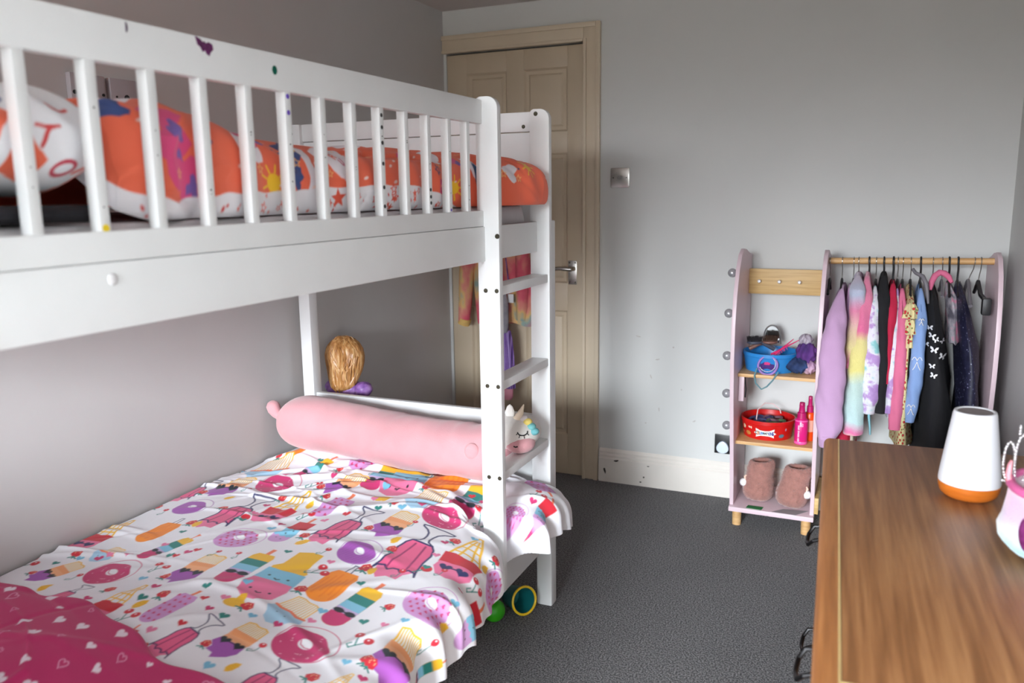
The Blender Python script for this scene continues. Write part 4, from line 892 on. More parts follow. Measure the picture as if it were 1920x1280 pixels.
def decal(name, poly, c, rx, ry, z, m, par, off=.0014):
    pts = wrap_tub(poly, c, rx, ry, z, off); cen = wrap_tub([(sum(p[0] for p in poly)/len(poly), sum(p[1] for p in poly)/len(poly))], c, rx, ry, z, off)[0]
    g = G(); n = len(pts); mid = wrap_tub([(p[0]*.5, p[1]*.5) if name == 'logo_label' else ((p[0]+sum(q[0] for q in poly)/n)/2, (p[1]+sum(q[1] for q in poly)/n)/2) for p in poly], c, rx, ry, z, off)
    g.add(pts+mid+[cen], [(i, (i+1) % n, n+(i+1) % n, n+i) for i in range(n)]+[(n+i, n+(i+1) % n, 2*n) for i in range(n)])
    return part(g, name, m, par)
zl = tc_[2]+.030; cl = (tc_[0]+.0, tc_[1], tc_[2])
lg = decal('logo_label', star8, cl, RXt, RYt, zl, mat('label_white', (240, 230, 226), .4, noise=(20, .02)), rt_, .0012)
LCOL = [(24, 30, 60), (222, 130, 30), (24, 30, 60), (60, 120, 190), (60, 140, 190), (24, 60, 60), (24, 30, 50), (40, 110, 110), (24, 40, 80), (40, 110, 190), (24, 60, 120), (80, 60, 150)]
def text_mesh(txt, size, bold=0.):
    cu = bpy.data.curves.new('lettering', 'FONT'); cu.body = txt; cu.size = size; cu.align_x = 'CENTER'; cu.align_y = 'CENTER'; cu.offset = bold; cu.resolution_u = 3
    o = bpy.data.objects.new('lettering', cu); COL.objects.link(o)
    me = bpy.data.meshes.new_from_object(o.evaluated_get(bpy.context.evaluated_depsgraph_get())); bpy.data.objects.remove(o); bpy.data.curves.remove(cu)
    return me
def letters(txt, width, size, fn, cols, par, name='letter', bold=0., arch=None):
    n = len(txt)
    for i, ch in enumerate(txt):
        if ch == ' ': continue
        x = -width/2+width*(i+.5)/n; sz = size*(arch(i/(n-1)) if arch else 1)
        me = text_mesh(ch, sz, bold)
        for v in me.vertices: v.co = fn(x+v.co.x, v.co.y)
        me.update(); o = link(name, me, cols[i % len(cols)], par)
letters('CELEBRATIONS', .070, .0135, lambda x, y: wrap_tub([(x, y)], cl, RXt, RYt, zl, .0022)[0], [mat('logo_ink_%d' % i, c, .5, noise=(30, .03)) for i, c in enumerate(LCOL)], lg, bold=.0004, arch=lambda q: .9+.75*abs(q-.5)*2*(abs(q-.5)*2))
def decor(x, h, r, rgb, nm, st=1.): decal(nm, [(x+r*st*math.cos(u), h+r*math.sin(u)) for u in [2*math.pi*i/10 for i in range(10)]], cl, RXt, RYt, tc_[2], mat('sweet_'+nm+str(int(x*1000)), rgb, .5, noise=(80, .2)), rt_)
for x, h, r, rgb, st in ((-.100, .045, .009, (222, 196, 160), 1), (-.076, .022, .009, (186, 120, 60), 1.6), (-.068, .048, .004, (236, 190, 170), 1.6), (-.058, .047, .005, (240, 210, 190), .6), (.070, .020, .008, (86, 116, 130), 1.6), (.088, .045, .006, (190, 150, 170), .6), (-.110, .020, .006, (190, 90, 60), 1.5)): decor(x, h, r, rgb, 'printed_sweet', st)
rnd = random.Random(9)
def band_loop(name, label, c, r, rgb, tilt, rad=.0022, cat='hair band', group=None, wob=.15):
    M = Matrix.Rotation(tilt[0], 3, 'X') @ Matrix.Rotation(tilt[1], 3, 'Y')
    pts = [tuple(Vector(c)+M @ Vector((r*math.cos(u)*(1+wob*math.sin(2*u)), r*math.sin(u), .1*r*math.sin(3*u)))) for u in [2*math.pi*i/24 for i in range(24)]]
    zlo = min(p[2] for p in pts)
    return tag(part(G().tube(pts, rad, 6, closed=True), name, mat('band_'+name+str(rgb[0]), rgb, .7, noise=(60, .1)), base=(c[0], c[1], zlo)), label, cat, group)
PALE = [((.05, (70, 62, 104), 'dark violet'), (-.045, -.01)), ((.04, (84, 110, 74), 'moss green'), (.045, -.02)), ((.042, (120, 84, 96), 'plum'), (.02, .045)), ((.04, (66, 70, 110), 'slate blue'), (-.03, .035))]
for (r, rgb, nm), (a, b) in PALE:
    band_loop('hair_band', nm+' hair band lying in the red sweet tub', (tc_[0]+a*.7, tc_[1]+b*.7, .3585+.060), r*.8, rgb, (0, 0), .006, group='hair bands in the red tub')
tag(part(G().lathe([(.01, 0), (.088, 0), (.093, .030), (.06, .044), (.01, .050)], (tc_[0], tc_[1], tc_[2]+.0068), 30), 'hair_ties', ramp_mat('mixed_ties', 'voronoi', [(.2, (50, 44, 84)), (.45, (92, 84, 110)), (.6, (86, 96, 70)), (.8, (46, 40, 58))], 60, .8, bump=(200, .8)), base=(tc_[0], tc_[1], tc_[2]+.0068)), 'heap of small hair ties at the bottom of the red sweet tub', 'hair ties')['kind'] = 'stuff'
hbp = [(1.525, -.215, .395), (1.512, -.20, .425), (1.512, -.17, .455), (1.535, -.13, .476), (1.565, -.11, .470), (1.592, -.105, .448), (1.598, -.11, .432)]
tag(part(G().tube(hbp, .0022, 8), 'thin_headband', mat('pale_pink_band', (236, 206, 206), .5, noise=(40, .04)), base=(1.55, -.16, .395)), 'thin pale pink headband standing up out of the red sweet tub', 'headband')
# blue tub
BLUP = mat('blue_plastic', (40, 128, 196), .35, noise=(12, .05))
bc = (1.556, -.186, .6335); bt = tub('blue_tub', 'blue plastic tub full of hairbrushes on the top shelf', bc, .106, .106, .076, BLUP)
decal('printed_label', [(-.030, -.016), (.026, -.016), (.026, .008), (.012, .010), (.006, .016), (-.014, .016), (-.022, .010), (-.030, .006)], bc, .106, .106, bc[2]+.030, mat('purple_label', (66, 34, 110), .5, noise=(60, .3)), bt)
decal('printed_label', [(-.014, .0), (.008, .0), (.010, .008), (0, .012), (-.012, .010)], bc, .106, .106, bc[2]+.036, mat('pink_label', (206, 50, 120), .5, noise=(60, .2)), bt, .0022)
def brush(name, label, c, rgb, bris, rot, L=.10):
    t = thing(name, label, 'hairbrush', c)
    M = Matrix.Translation(c) @ Matrix.Rotation(rot, 4, 'Z')
    g = G().ell((0, 0, 0), (.031, .022, .009), 20, 8); g.v = [tuple(M @ Vector(v)) for v in g.v]; part(g, 'head', mat(name+'_back', rgb, .35, noise=(20, .05)), t, angle=60)
    g = G(); rr2 = random.Random(3)
    for i in range(-5, 6):
        for j in range(-3, 4):
            x, y = i*.0052, j*.0055
            if (x/.029)**2+(y/.020)**2 < 1: g.tube([(x, y, .005), (x*1.12+rr2.uniform(-.001, .001), y*1.12, .024+rr2.uniform(-.002, .002))], [.0014, .0009], 4)
    g.v = [tuple(M @ Vector(v)) for v in g.v]; o = part(g, 'bristles', mat(name+'_bristle', bris, .7, noise=(60, .2)), t); o['kind'] = 'stuff'
    g = G().tube([(-.028, 0, 0), (-.05, 0, -.012), (-.05-L*.3, 0, -.028)], [.007, .008, .009], 10); g.v = [tuple(M @ Vector(v)) for v in g.v]; part(g, 'handle', MATS[name+'_back'], t, angle=60)
brush('paddle_hairbrush', 'black paddle hairbrush with grey back at the left of the blue tub', (1.492, -.205, .741), (70, 74, 88), (34, 30, 34), math.radians(200))
brush('bristle_hairbrush', 'wooden hairbrush with brown bristles in the middle of the blue tub', (1.550, -.185, .742), (120, 84, 74), (74, 50, 38), math.radians(15))
t = thing('hand_mirror', 'small silver arched mirror standing in the blue tub behind the brushes', 'mirror', (1.552, -.11, .72))
part(G().tube([(1.520, -.118, .725)]+[(1.550-.032*math.cos(u), -.112, .755+.045*math.sin(u)) for u in [math.pi*i/14 for i in range(15)]]+[(1.586, -.118, .725)], .0026, 8), 'frame', STEEL, t)
part(G().prism([(1.523, .728)]+[(1.550-.028*math.cos(u), .755+.040*math.sin(u)) for u in [math.pi*i/14 for i in range(15)]]+[(1.578, .728)], 'y', -.113, -.110), 'glass', mat('mirror_glass', (225, 226, 226), .08, noise=(5, .01), metal=1.), t)
PINKC = mat('hot_pink_plastic', (220, 50, 110), .35, noise=(30, .1))
for nm, lb, a, b in (('hair_comb', 'hot pink tail comb sticking out of the blue tub to the right', (1.560, -.225, .700), (1.672, -.215, .768)), ('hair_clip', 'hot pink long hair clip beside the tail comb in the blue tub', (1.575, -.235, .702), (1.640, -.20, .762))):
    t = thing(nm, lb, 'comb' if nm == 'hair_comb' else 'hair clip', a)
    A = Vector(a); Bv = Vector(b); d = (Bv-A)
    part(G().tube([A, A+d*.5, Bv], [.0065, .0055, .0022], 8, flat=.6), 'spine', PINKC, t)
    for i in range(6):
        c = A+d*(.08+.085*i); part(G().tube([c, c+Vector((.004, -.002, -.013))], [.0014, .0008], 5), 'tooth', PINKC, t)
band_loop('pearl_loop', 'lilac sheer hair ribbon hanging over the front of the blue tub', (1.557, -.292, .668), .036, (150, 120, 186), (math.radians(86), 0), .0045, 'ribbon', None, .05)
pn = thing('pearl_necklace', 'string of white pearls hanging over the front of the blue tub', 'necklace', (1.56, -.298, .645))
prl = None
for i in range(19):
    u = math.radians(40-i*10.5); p = Vector((1.556+.031*math.cos(u), -.3005, .676+.031*math.sin(u)))
    if prl is None: prl = part(G().ell((0, 0, 0), (.0022, .0022, .0022), 8, 6), 'pearl', mat('pearl', (232, 226, 236), .25, noise=(20, .02)), pn, local=True, angle=80); prl.location = p-pn.location
    else: share('pearl', prl, pn, p-pn.location)
SCR = ramp_mat('purple_tulle', 'noise', [(.25, (28, 34, 74)), (.45, (78, 40, 110)), (.6, (112, 62, 136)), (.8, (176, 150, 176))], 9, .9, bump=(300, .8), vec=(1, 1, .7))
tu = thing('tulle_bundle', 'bundle of purple and navy tulle at the right end of the top shelf', 'hair accessory', (1.69, -.235, .634)); rnd = random.Random(6)
for nm, c0, R0, col in (('tulle_ruffle', (1.694, -.235, .715), (.036, .034, .046), SCR), ('tulle_ruffle', (1.668, -.245, .668), (.044, .036, .030), ramp_mat('navy_tulle', 'noise', [(.3, (16, 26, 54)), (.6, (44, 70, 120)), (.8, (90, 130, 160))], 14, .8, bump=(300, .8))), ('tulle_ruffle', (1.706, -.24, .664), (.026, .030, .028), ramp_mat('lilac_sheen', 'noise', [(.3, (120, 80, 120)), (.6, (186, 150, 176)), (.8, (222, 206, 216))], 14, .4, bump=(300, .6))), ('tulle_ruffle', (1.690, -.228, .766), (.024, .026, .022), ramp_mat('grey_tulle', 'noise', [(.3, (132, 120, 136)), (.7, (190, 180, 190))], 14, .9, bump=(300, .8)))):
    rg_ = []
    for i in range(1, 16):
        v = math.pi*i/16; rg_.append([(c0[0]+R0[0]*math.sin(v)*math.cos(a)*(1+.14*math.sin(6*a+i*.8)+.07*math.sin(11*a-i)+rnd.uniform(-.05, .05)), c0[1]+R0[1]*math.sin(v)*math.sin(a)*(1+.14*math.sin(7*a-i*.6)), max(.6345, c0[2]-R0[2]*math.cos(v)+.004*math.sin(5*a+i))) for a in [2*math.pi*k/40 for k in range(40)]])
    part(G().loft(rg_), nm, col, tu, angle=80)
rib = [(1.520, -.318, .66), (1.512, -.322, .63), (1.518, -.322, .60), (1.540, -.322, .578), (1.560, -.322, .590), (1.580, -.321, .615), (1.600, -.318, .650)]
tag(part(G().tube(rib, .003, 8), 'teal_hair_cord', mat('teal_cord', (92, 132, 140), .7, noise=(40, .1)), base=(1.55, -.32, .578)), 'teal hair cord looping below the edge of the top shelf', 'hair band')
# spray bottles
def bottle(name, label, x, y, z, R, H, body, cap, nozzle, bands):
    t = thing(name, label, 'bottle', (x, y, z))
    part(G().lathe([(R*.92, 0), (R, .004), (R, H-.010), (R*.85, H-.003), (R*.5, H)], (x, y, z), 28), 'body', body, t, angle=50)
    part(G().lathe([(R*.72, H-.002), (R*.66, H+.022), (R*.50, H+.024), (R*.42, H+.045), (R*.45, H+.047), (R*.40, H+.062), (R*.1, H+.064)], (x, y, z), 22), 'cap', cap, t, angle=50)
    part(G().box(x-.004, x+.004, y-R*.75, y, z+H+.050, z+H+.060), 'nozzle', nozzle, t, bevel=.001)
    for a, b, m in bands: part(G().lathe([(R+.0002, a), (R+.0006, a+.001), (R+.0006, b-.001), (R+.0002, b)], (x, y, z), 28, caps=False), 'label_band', m, t)
    return t
MGP = mat('magenta_plastic', (206, 26, 116), .3, noise=(10, .03)); MGC = mat('berry_plastic', (178, 20, 96), .35, noise=(10, .03)); PKB = mat('pink_band', (232, 90, 160), .35, noise=(10, .03)); ORG = mat('orange_plastic', (226, 74, 14), .3, noise=(10, .04))
z0 = .3585
b1 = bottle('pink_spray_bottle', 'magenta hair spray bottle with white lettering on the middle shelf', 1.690, -.262, z0, .0245, .104, MGP, MGC, MGC, ((0.002, .012, PKB), (.092, .098, PKB)))
def on_bottle(x, y, zc, ax): return lambda u, v: (ax[0]+.0251*math.sin(math.radians(-2)+v/-.0251+.28*0-.25), ax[1]-.0251*math.cos(math.radians(-2)+v/-.0251-.25), zc+u)
WTX = mat('white_print', (238, 200, 222), .5, noise=(30, .02))
letters('HEAT DEFENCE SPRAY', .066, .0085, on_bottle(0, 0, z0+.046, (1.690, -.262)), [WTX], b1, bold=.0003)
lb = lambda u, v: (1.690+.0251*math.sin(u/.0251+.12), -.262-.0251*math.cos(u/.0251+.12), z0+.080+v)
for q0, q1, h0, h1 in ((-.006, .006, .0045, .006), (-.006, .006, -.006, -.0045), (-.006, -.0045, -.006, .006), (.0045, .006, -.006, .006), (-.003, .003, -.001, .001), (-.001, .001, -.003, .003)):
    part(G().add([lb(q0, h0), lb(q1, h0), lb(q1, h1), lb(q0, h1)], [(0, 1, 2, 3)]), 'square_logo', WTX, b1, normals=False)
b2 = bottle('orange_spray_bottle', 'orange hair spray bottle with a berry red pump behind the magenta one', 1.716, -.205, z0, .0180, .118, ORG, MGC, MGC, ((.038, .085, mat('peach_label', (226, 170, 150), .5, noise=(20, .04))),))
# fluffy slippers
FUR = mat('brown_teddy_fur', (158, 110, 100), .95, noise=(60, .16), bump=(260, 1.), sheen=.4)
def slipper(name, label, c, tilt, sgn):
    t = thing(name, label, 'slipper', (c[0], c[1], .0852))
    M = Matrix.Translation(c) @ Matrix.Rotation(tilt, 4, 'Y')
    rings = []; rnd2 = random.Random(7)
    prof_ = ((-.089, .026, .022, 0), (-.084, .046, .038, 0), (-.070, .056, .050, 0), (-.050, .061, .056, 0), (-.025, .060, .055, 0), (0, .056, .050, .001), (.025, .052, .046, .002), (.050, .053, .044, .004), (.070, .050, .040, .005), (.079, .042, .034, .005), (.080, .034, .028, .005), (.070, .028, .022, .005), (.050, .014, .01, .005))
    for i, (h, rx, ry, ox) in enumerate(prof_):
        rings.append([tuple(M @ Vector((ox+rx*math.cos(a)*(1+rnd2.uniform(-.03, .03)), ry*math.sin(a)*(1+rnd2.uniform(-.03, .03)), h+rnd2.uniform(-.002, .002)+(.006*math.cos(a) if i > 6 else 0)))) for a in [2*math.pi*k/44 for k in range(44)]])
    fu = G()
    for q in range(2600):
        i = rnd2.uniform(0, 9.4); i0 = int(i); fr = i-i0; h, rx, ry, ox = [prof_[i0][k]*(1-fr)+prof_[i0+1][k]*fr for k in range(4)]; a = rnd2.uniform(0, 2*math.pi)
        p = Vector((ox+rx*.97*math.cos(a), ry*.97*math.sin(a), h+(.006*math.cos(a) if i > 6 else 0))); d = Vector((math.cos(a)/rx, math.sin(a)/ry, (-.9 if h < -.075 else .5 if h > .07 else 0)/.05)).normalized()
        d = (d+Vector((rnd2.uniform(-.7, .7), rnd2.uniform(-.7, .7), rnd2.uniform(-.7, .7)))).normalized(); s = d.orthogonal().normalized()*.0013
        if h < -.078: continue
        p2 = p+d*rnd2.uniform(.004, .0075); n0 = len(fu.v); fu.v += [tuple(M @ (p+s)), tuple(M @ (p-s)), tuple(M @ p2), tuple(M @ (p+d.cross(s)))]; fu.f += [(n0, n0+1, n0+2), (n0+1, n0+3, n0+2), (n0+3, n0, n0+2)]
    part(fu, 'fur_pile', FUR, t, normals=False)['kind'] = 'stuff'
    part(G().loft(rings), 'fur_boot', FUR, t, angle=80)
    part(G().ell(tuple(M @ Vector((sgn*.055, -.018, -.020))), (.018, .018, .017), 16, 10, .07, 2), 'pompom', mat('white_pompom', (236, 234, 236), .95, noise=(40, .04), bump=(300, .8)), t, angle=80)
    part(G().tube([tuple(M @ Vector(p)) for p in ((sgn*.050, -.022, -.008), (sgn*.054, -.024, .006), (sgn*.048, -.025, .014))], [.003, .0045, .003], 8), 'bow_cord', mat('peach_cord', (240, 202, 182), .8, noise=(30, .04)), t)
slipper('fluffy_slipper', 'brown teddy slipper with white pompom, left of the pair on the bottom shelf', (1.534, -.215, .177), math.radians(3), -1)
slipper('fluffy_slipper', 'brown teddy slipper with white pompom, right of the pair, leaning over on the bottom shelf', (1.672, -.245, .178), math.radians(8), 1)
tag(part(G().prism([(1.50, -.325), (1.56, -.328), (1.565, -.295), (1.505, -.295)], 'z', .0853, .0866), 'green_card', mat('green_card', (20, 120, 66), .6, noise=(20, .06)), base=(1.53, -.31, .0853)), 'green card lying under the left slipper on the bottom shelf', 'card')
tag(part(G().prism([(1.600, -.331), (1.690, -.333), (1.735, -.27), (1.640, -.285)], 'z', .0853, .0862), 'grey_paper', mat('grey_paper', (150, 146, 150), .6, noise=(20, .06)), base=(1.67, -.30, .0853)), 'grey paper sheet lying under the right slipper on the bottom shelf', 'paper')

# ------------------------------------------------------------------ hangers and garments on the rail
RY_, RZ_ = -.22, 1.0905      # rail axis y, top of the hook loop
WIRE = mat('hanger_wire', (150, 146, 140), .3, noise=(40, .06), metal=1.); BLKH = mat('black_hanger', (24, 23, 26), .45, noise=(30, .1)); GRYH = mat('grey_hanger', (110, 106, 112), .5, noise=(30, .06))
def hook_pts(x, lean=0.):
    zc = 1.075+.009*(x-1.756)/.544
    return [(x-.002, RY_+.0145*math.cos(u), zc+.0145*math.sin(u)) for u in [math.radians(a) for a in (-40, -10, 20, 50, 80, 110, 140, 170, 195)]]+[(x+lean*.3, RY_-.008, zc-.028), (x+lean*.7, RY_, zc-.050), (x+lean, RY_, zc-.072)]
def hanger(x, label, wide=.165, arms=BLKH, hook=WIRE, thick=.0045, lean=0., drop=.045, hr=.0016):
    t = thing('clothes_hanger', label, 'hanger', (x, RY_, .96), 'hangers on the wooden rail')
    P = hook_pts(x, lean); part(G().tube(P, hr, 6), 'hook', hook, t)
    x1, y1, z1 = P[-1]
    for s in (-1, 1): part(G().tube([(x1, y1, z1+.004), (x1, y1+s*.03, z1-.004), (x1, y1+s*wide*.6, z1-drop*.55), (x1, y1+s*wide, z1-drop)], [thick, thick, thick*.9, thick*1.15], 8), 'arm', arms, t)
    return x1, z1
def garment(name, label, cat, pts, m, zb, wide=.15, th=.011, sleeve=True, cuff=None, body_top=None, ry=.030, z_sl=None, group='clothes on the wooden rail', skirt=1.0, RY_=RY_):
    xs = [p[0] for p in pts]; zs = [p[1] for p in pts]
    xt = lambda z: float(np.interp(-z, [-q for q in zs], xs))
    rt_ = lambda z: float(np.interp(-z, [-q for q in zs], [p[2] for p in pts]))
    t = thing(name, label, cat, (xt(zb), RY_, zb), group)
    zt = zs[0]+.004; rings = []
    lv = [(0, .22, .5), (.02, .45, .8), (.045, .80, 1), (.075, .98, 1), (.12, 1, 1)]
    L = zt-zb; seq = [(d, a, b) for d, a, b in lv if d < L]+[(.12+(L-.12)*q, 1+(skirt-1)*q, 1) for q in (.2, .4, .6, .8, .95, 1.0)]
    for d, wy, tx in seq:
        z = zt-d; k = max(th*.5, min(th, rt_(z)*.7)) if sleeve else rt_(z)
        rings.append([(xt(z)+k*tx*math.cos(a)*(1+.18*math.sin(4*a+z*20)), RY_+wide*wy*math.sin(a)*(1+.03*math.sin(9*a+z*11)), z+.004*math.sin(6*a)) for a in [2*math.pi*q/32 for q in range(32)]])
    part(G().loft(rings), 'body', m, t, angle=80)
    if sleeve:
        rings = []; n = len(pts)
        dense = np.linspace(0, n-1, 64)
        for i, q in enumerate(dense):
            x = np.interp(q, range(n), xs); z = np.interp(q, range(n), zs); r = np.interp(q, range(n), [p[2] for p in pts])
            k0 = min(1, i/10)**.5; r = r*(.30+.70*k0); y = RY_-wide*(.55+.37*min(1, i/14)**.7)-.012*min(1, q)
            rings.append([(x+r*math.cos(a)*(1+.07*math.sin(3*a+z*30)+.035*math.sin(z*85+2*a+x*50)), y+min(r, ry)*math.sin(a)*(1+.07*math.sin(4*a+z*24)+.05*math.sin(z*70+3*a+x*40)), z) for a in [2*math.pi*k/28 for k in range(28)]])
        part(G().loft(rings), 'sleeve', m, t, angle=80)
        g = G().loft([[(p[0], 2*RY_-p[1], p[2]) for p in r] for r in rings]); part(g, 'sleeve', m, t, angle=80)
        if cuff:
            x, z, r = pts[-1]; y = RY_-wide*.92-.012
            part(G().loft([[(x+rr_*math.cos(a)*(1+.04*math.sin(9*a)), y+min(rr_, ry)*math.sin(a)*(1+.04*math.sin(9*a)), zz) for a in [2*math.pi*k/28 for k in range(28)]] for zz, rr_ in ((z+.012, r*1.0), (z-.002, r*.9), (z-.03, r*.82), (z-.034, r*.7))]), 'cuff', cuff, t, angle=80)
    return t
LILAC = mat('lilac_jersey', (186, 148, 184), .9, noise=(14, .03), bump=(400, .35), sheen=.2)
RB = [(0, (236, 170, 196)), (.12, (240, 178, 204)), (.2, (236, 226, 190)), (.27, (238, 130, 184)), (.34, (238, 160, 200)), (.42, (206, 232, 228)), (.62, (204, 228, 226)), (.70, (238, 226, 150)), (.80, (236, 214, 150)), (.86, (238, 120, 168)), (1, (236, 138, 170))]
def rain(name, z0, z1, stops): # colours laid along the garment's own length
    return ramp_mat(name, 'z', stops, 14, .95, bump=(220, 1.), vec=(1, 1, 1/(z1-z0)), sheen=.4, mix=.10)
# (z is measured from the hem of each fluffy garment)
FLA = rain('rainbow_fur_a', 0, .40, [(0, (214, 130, 164)), (.2, (214, 120, 156)), (.34, (214, 200, 140)), (.55, (216, 176, 166)), (.68, (216, 128, 160)), (.84, (172, 180, 200)), (1, (186, 166, 186))])
FLB = rain('rainbow_fur_b', 0, .60, [(0, (214, 112, 158)), (.10, (216, 208, 176)), (.155, (214, 104, 154)), (.22, (184, 210, 210)), (.46, (186, 208, 200)), (.56, (220, 210, 130)), (.72, (218, 204, 140)), (.78, (214, 104, 146)), (1.0, (214, 122, 152))])
TIE = ramp_mat('pastel_tie_dye', 'noise', [(.36, (140, 196, 198)), (.44, (214, 214, 222)), (.51, (220, 218, 226)), (.57, (182, 148, 200)), (.7, (166, 130, 190))], 21, .85, bump=(400, .3))
BLKC = mat('black_cotton', (20, 19, 23), .9, noise=(20, .15), bump=(300, .3)); REDC = mat('crimson_cotton', (180, 24, 62), .85, noise=(14, .06), bump=(300, .3))
PNKC = mat('rose_cotton', (212, 108, 142), .88, noise=(14, .04), bump=(300, .3)); BLUC = mat('sky_blue_cotton', (128, 156, 204), .88, noise=(14, .04), bump=(300, .3))
FLOR = ramp_mat('ditsy_floral', 'voronoi', [(0, (196, 30, 50)), (.26, (206, 44, 60)), (.30, (110, 120, 60)), (.38, (214, 200, 150)), (1, (220, 206, 162))], 70, .85, interp='CONSTANT')
GRYC = ramp_mat('grey_pink_print', 'noise', [(.35, (96, 92, 104)), (.5, (170, 164, 172)), (.62, (222, 130, 160)), (.8, (206, 200, 206))], 22, .85)
NAVC = ramp_mat('navy_sequin', 'voronoi', [(0, (220, 222, 232)), (.10, (120, 122, 150)), (.22, (36, 36, 62)), (1, (22, 22, 42))], 85, .45)
garment('lilac_hoodie', 'lilac sweatshirt at the left end of the clothes rail', 'sweatshirt', [(1.812, .985, .015), (1.800, .892, .033), (1.796, .753, .044), (1.796, .591, .048), (1.797, .479, .045), (1.790, .443, .030)], LILAC, .46, cuff=LILAC, wide=.205, RY_=-.240)
garment('lilac_cardigan', 'lilac jacket with its pocket front showing beside the lilac sweatshirt', 'jacket', [(1.836, .985, .013), (1.846, .875, .017), (1.850, .757, .023), (1.853, .678, .025), (1.854, .557, .022), (1.852, .486, .018)], LILAC, .55, ry=.02, wide=.125)
garment('crimson_dress', 'crimson dress whose hem shows below the lilac sweatshirt', 'dress', [(1.842, .96, .010), (1.846, .7, .013), (1.846, .45, .035), (1.842, .36, .045)], REDC, .36, wide=.11, sleeve=False, skirt=1.25)
garment('rainbow_jacket', 'fluffy rainbow jacket with grey-blue shoulders next to the lilac garments', 'jacket', [(1.862, 1.03, .017), (1.866, .982, .027), (1.866, .876, .027), (1.860, .777, .024), (1.850, .697, .018)], FLA, .66, ry=.026)
garment('rainbow_dressing_gown', 'fluffy rainbow dressing gown with pink, yellow and mint stripes', 'dressing gown', [(1.894, 1.031, .016), (1.895, .955, .023), (1.886, .838, .030), (1.880, .719, .034), (1.876, .578, .036), (1.876, .497, .036), (1.877, .45, .034)], FLB, .40, ry=.034)
garment('tie_dye_sweatshirt', 'white, lilac and mint tie-dye sweatshirt with a ribbed cuff', 'sweatshirt', [(1.922, .994, .009), (1.922, .936, .016), (1.924, .801, .027), (1.926, .683, .035), (1.927, .594, .036), (1.927, .565, .026)], TIE, .58, cuff=TIE)
garment('black_tshirt', 'plain black top between the tie-dye sweatshirt and the crimson top', 'top', [(1.949, 1.033, .019), (1.955, .88, .022), (1.962, .686, .020), (1.966, .537, .017)], BLKC, .56)
garment('crimson_tshirt', 'crimson top hanging to the right of the black top', 'top', [(1.981, 1.005, .014), (1.980, .882, .017), (1.979, .765, .013), (1.978, .648, .010)], REDC, .60, ry=.016)
garment('tie_dye_tshirt', 'narrow tie-dye top squeezed between crimson and rose pink tops', 'top', [(1.995, .987, .008), (1.996, .806, .010), (1.995, .649, .013), (1.992, .54, .013)], TIE, .52, ry=.014)
garment('rose_pink_sweatshirt', 'rose pink sweatshirt beside the floral dress', 'sweatshirt', [(2.011, .988, .013), (2.019, .845, .018), (2.019, .691, .021), (2.018, .553, .023), (2.016, .482, .022)], PNKC, .50, ry=.022)
fd = garment('floral_dress', 'cream floral dress with frilled shoulder on the clothes rail', 'dress', [(2.035, .988, .015), (2.041, .923, .019), (2.041, .847, .018), (2.040, .77, .016), (2.039, .653, .016), (2.040, .535, .020), (2.044, .434, .034)], FLOR, .41, wide=.158, sleeve=False, skirt=1.05)
for z0_, r0 in ((.94, .020), (.885, .024), (.835, .018)):
    part(G().loft([[(2.041+r*math.cos(a)*(1+.25*math.sin(5*a+k)), -.365+r*.9*math.sin(a)*(1+.25*math.sin(6*a)), z0_-.05*k/3) for a in [2*math.pi*q/36 for q in range(36)]] for k, r in enumerate((r0*.6, r0, r0*1.15, r0*1.25))], caps=False), 'frill', FLOR, fd, angle=80)
bs = garment('blue_bow_sweatshirt', 'sky blue sweatshirt printed with white bows', 'sweatshirt', [(2.071, .99, .012), (2.076, .887, .019), (2.075, .772, .022), (2.072, .656, .024), (2.067, .557, .021), (2.063, .513, .014)], BLUC, .53, ry=.024)
for x, z, s in ((2.076, .885, .5), (2.072, .740, 1.), (2.064, .570, .8)):
    g = G(); yb_ = -.3975
    for sg in (-1, 1):
        g.tube([(x+sg*.016*s*u*(1-.0), yb_+.008*abs(u)*s, z+.012*s*math.sin(u*3.1)*1.0+.004*s) for u in [i/8 for i in range(9)]], .0014, 5); g.tube([(x, yb_, z), (x+sg*.006*s, yb_+.001, z-.018*s), (x+sg*.012*s, yb_+.004, z-.030*s)], .0014, 5)
    part(g, 'printed_bow', WHITEP, bs)
bd = garment('black_butterfly_dress', 'wide black dress printed with white butterflies, largest on the rail', 'dress', [(2.108, .995, .014), (2.118, .889, .026), (2.128, .776, .038), (2.142, .624, .054), (2.152, .439, .066), (2.156, .30, .070)], BLKC, .30, wide=.17, sleeve=False, skirt=1.1)
bwing = [(0, 0), (.4, .75), (1, .9), (.95, .3), (.5, .05), (.8, -.5), (.45, -.8), (0, -.1)]
for x, z, s, th_ in ((2.104, .862, .010, .2), (2.112, .835, .011, -.2), (2.126, .822, .010, .4), (2.122, .786, .013, -.1), (2.148, .815, .009, .5), (2.150, .762, .013, -.4), (2.120, .728, .010, .1), (2.126, .695, .011, -.3), (2.098, .800, .009, .3)):
    rr_ = float(np.interp(-z, [-.995, -.889, -.776, -.624], [.014, .026, .038, .048])); xc = float(np.interp(-z, [-.995, -.889, -.776, -.624], [2.108, 2.118, 2.128, 2.138]))
    g = G()
    for sg in (-1, 1):
        pts = []
        for a, b in bwing:
            a *= sg; px, pz = x+s*(a*math.cos(th_)-b*math.sin(th_)), z+s*(a*math.sin(th_)+b*math.cos(th_))
            k = max(-.99, min(.99, (px-xc)/(rr_*1.2))); pts.append((px, -.22-.17*math.sqrt(1-k*k)-.014, pz))
        g.add(pts, [tuple(range(len(pts)))])
    part(g, 'printed_butterfly', WHITEP, bd, normals=False)
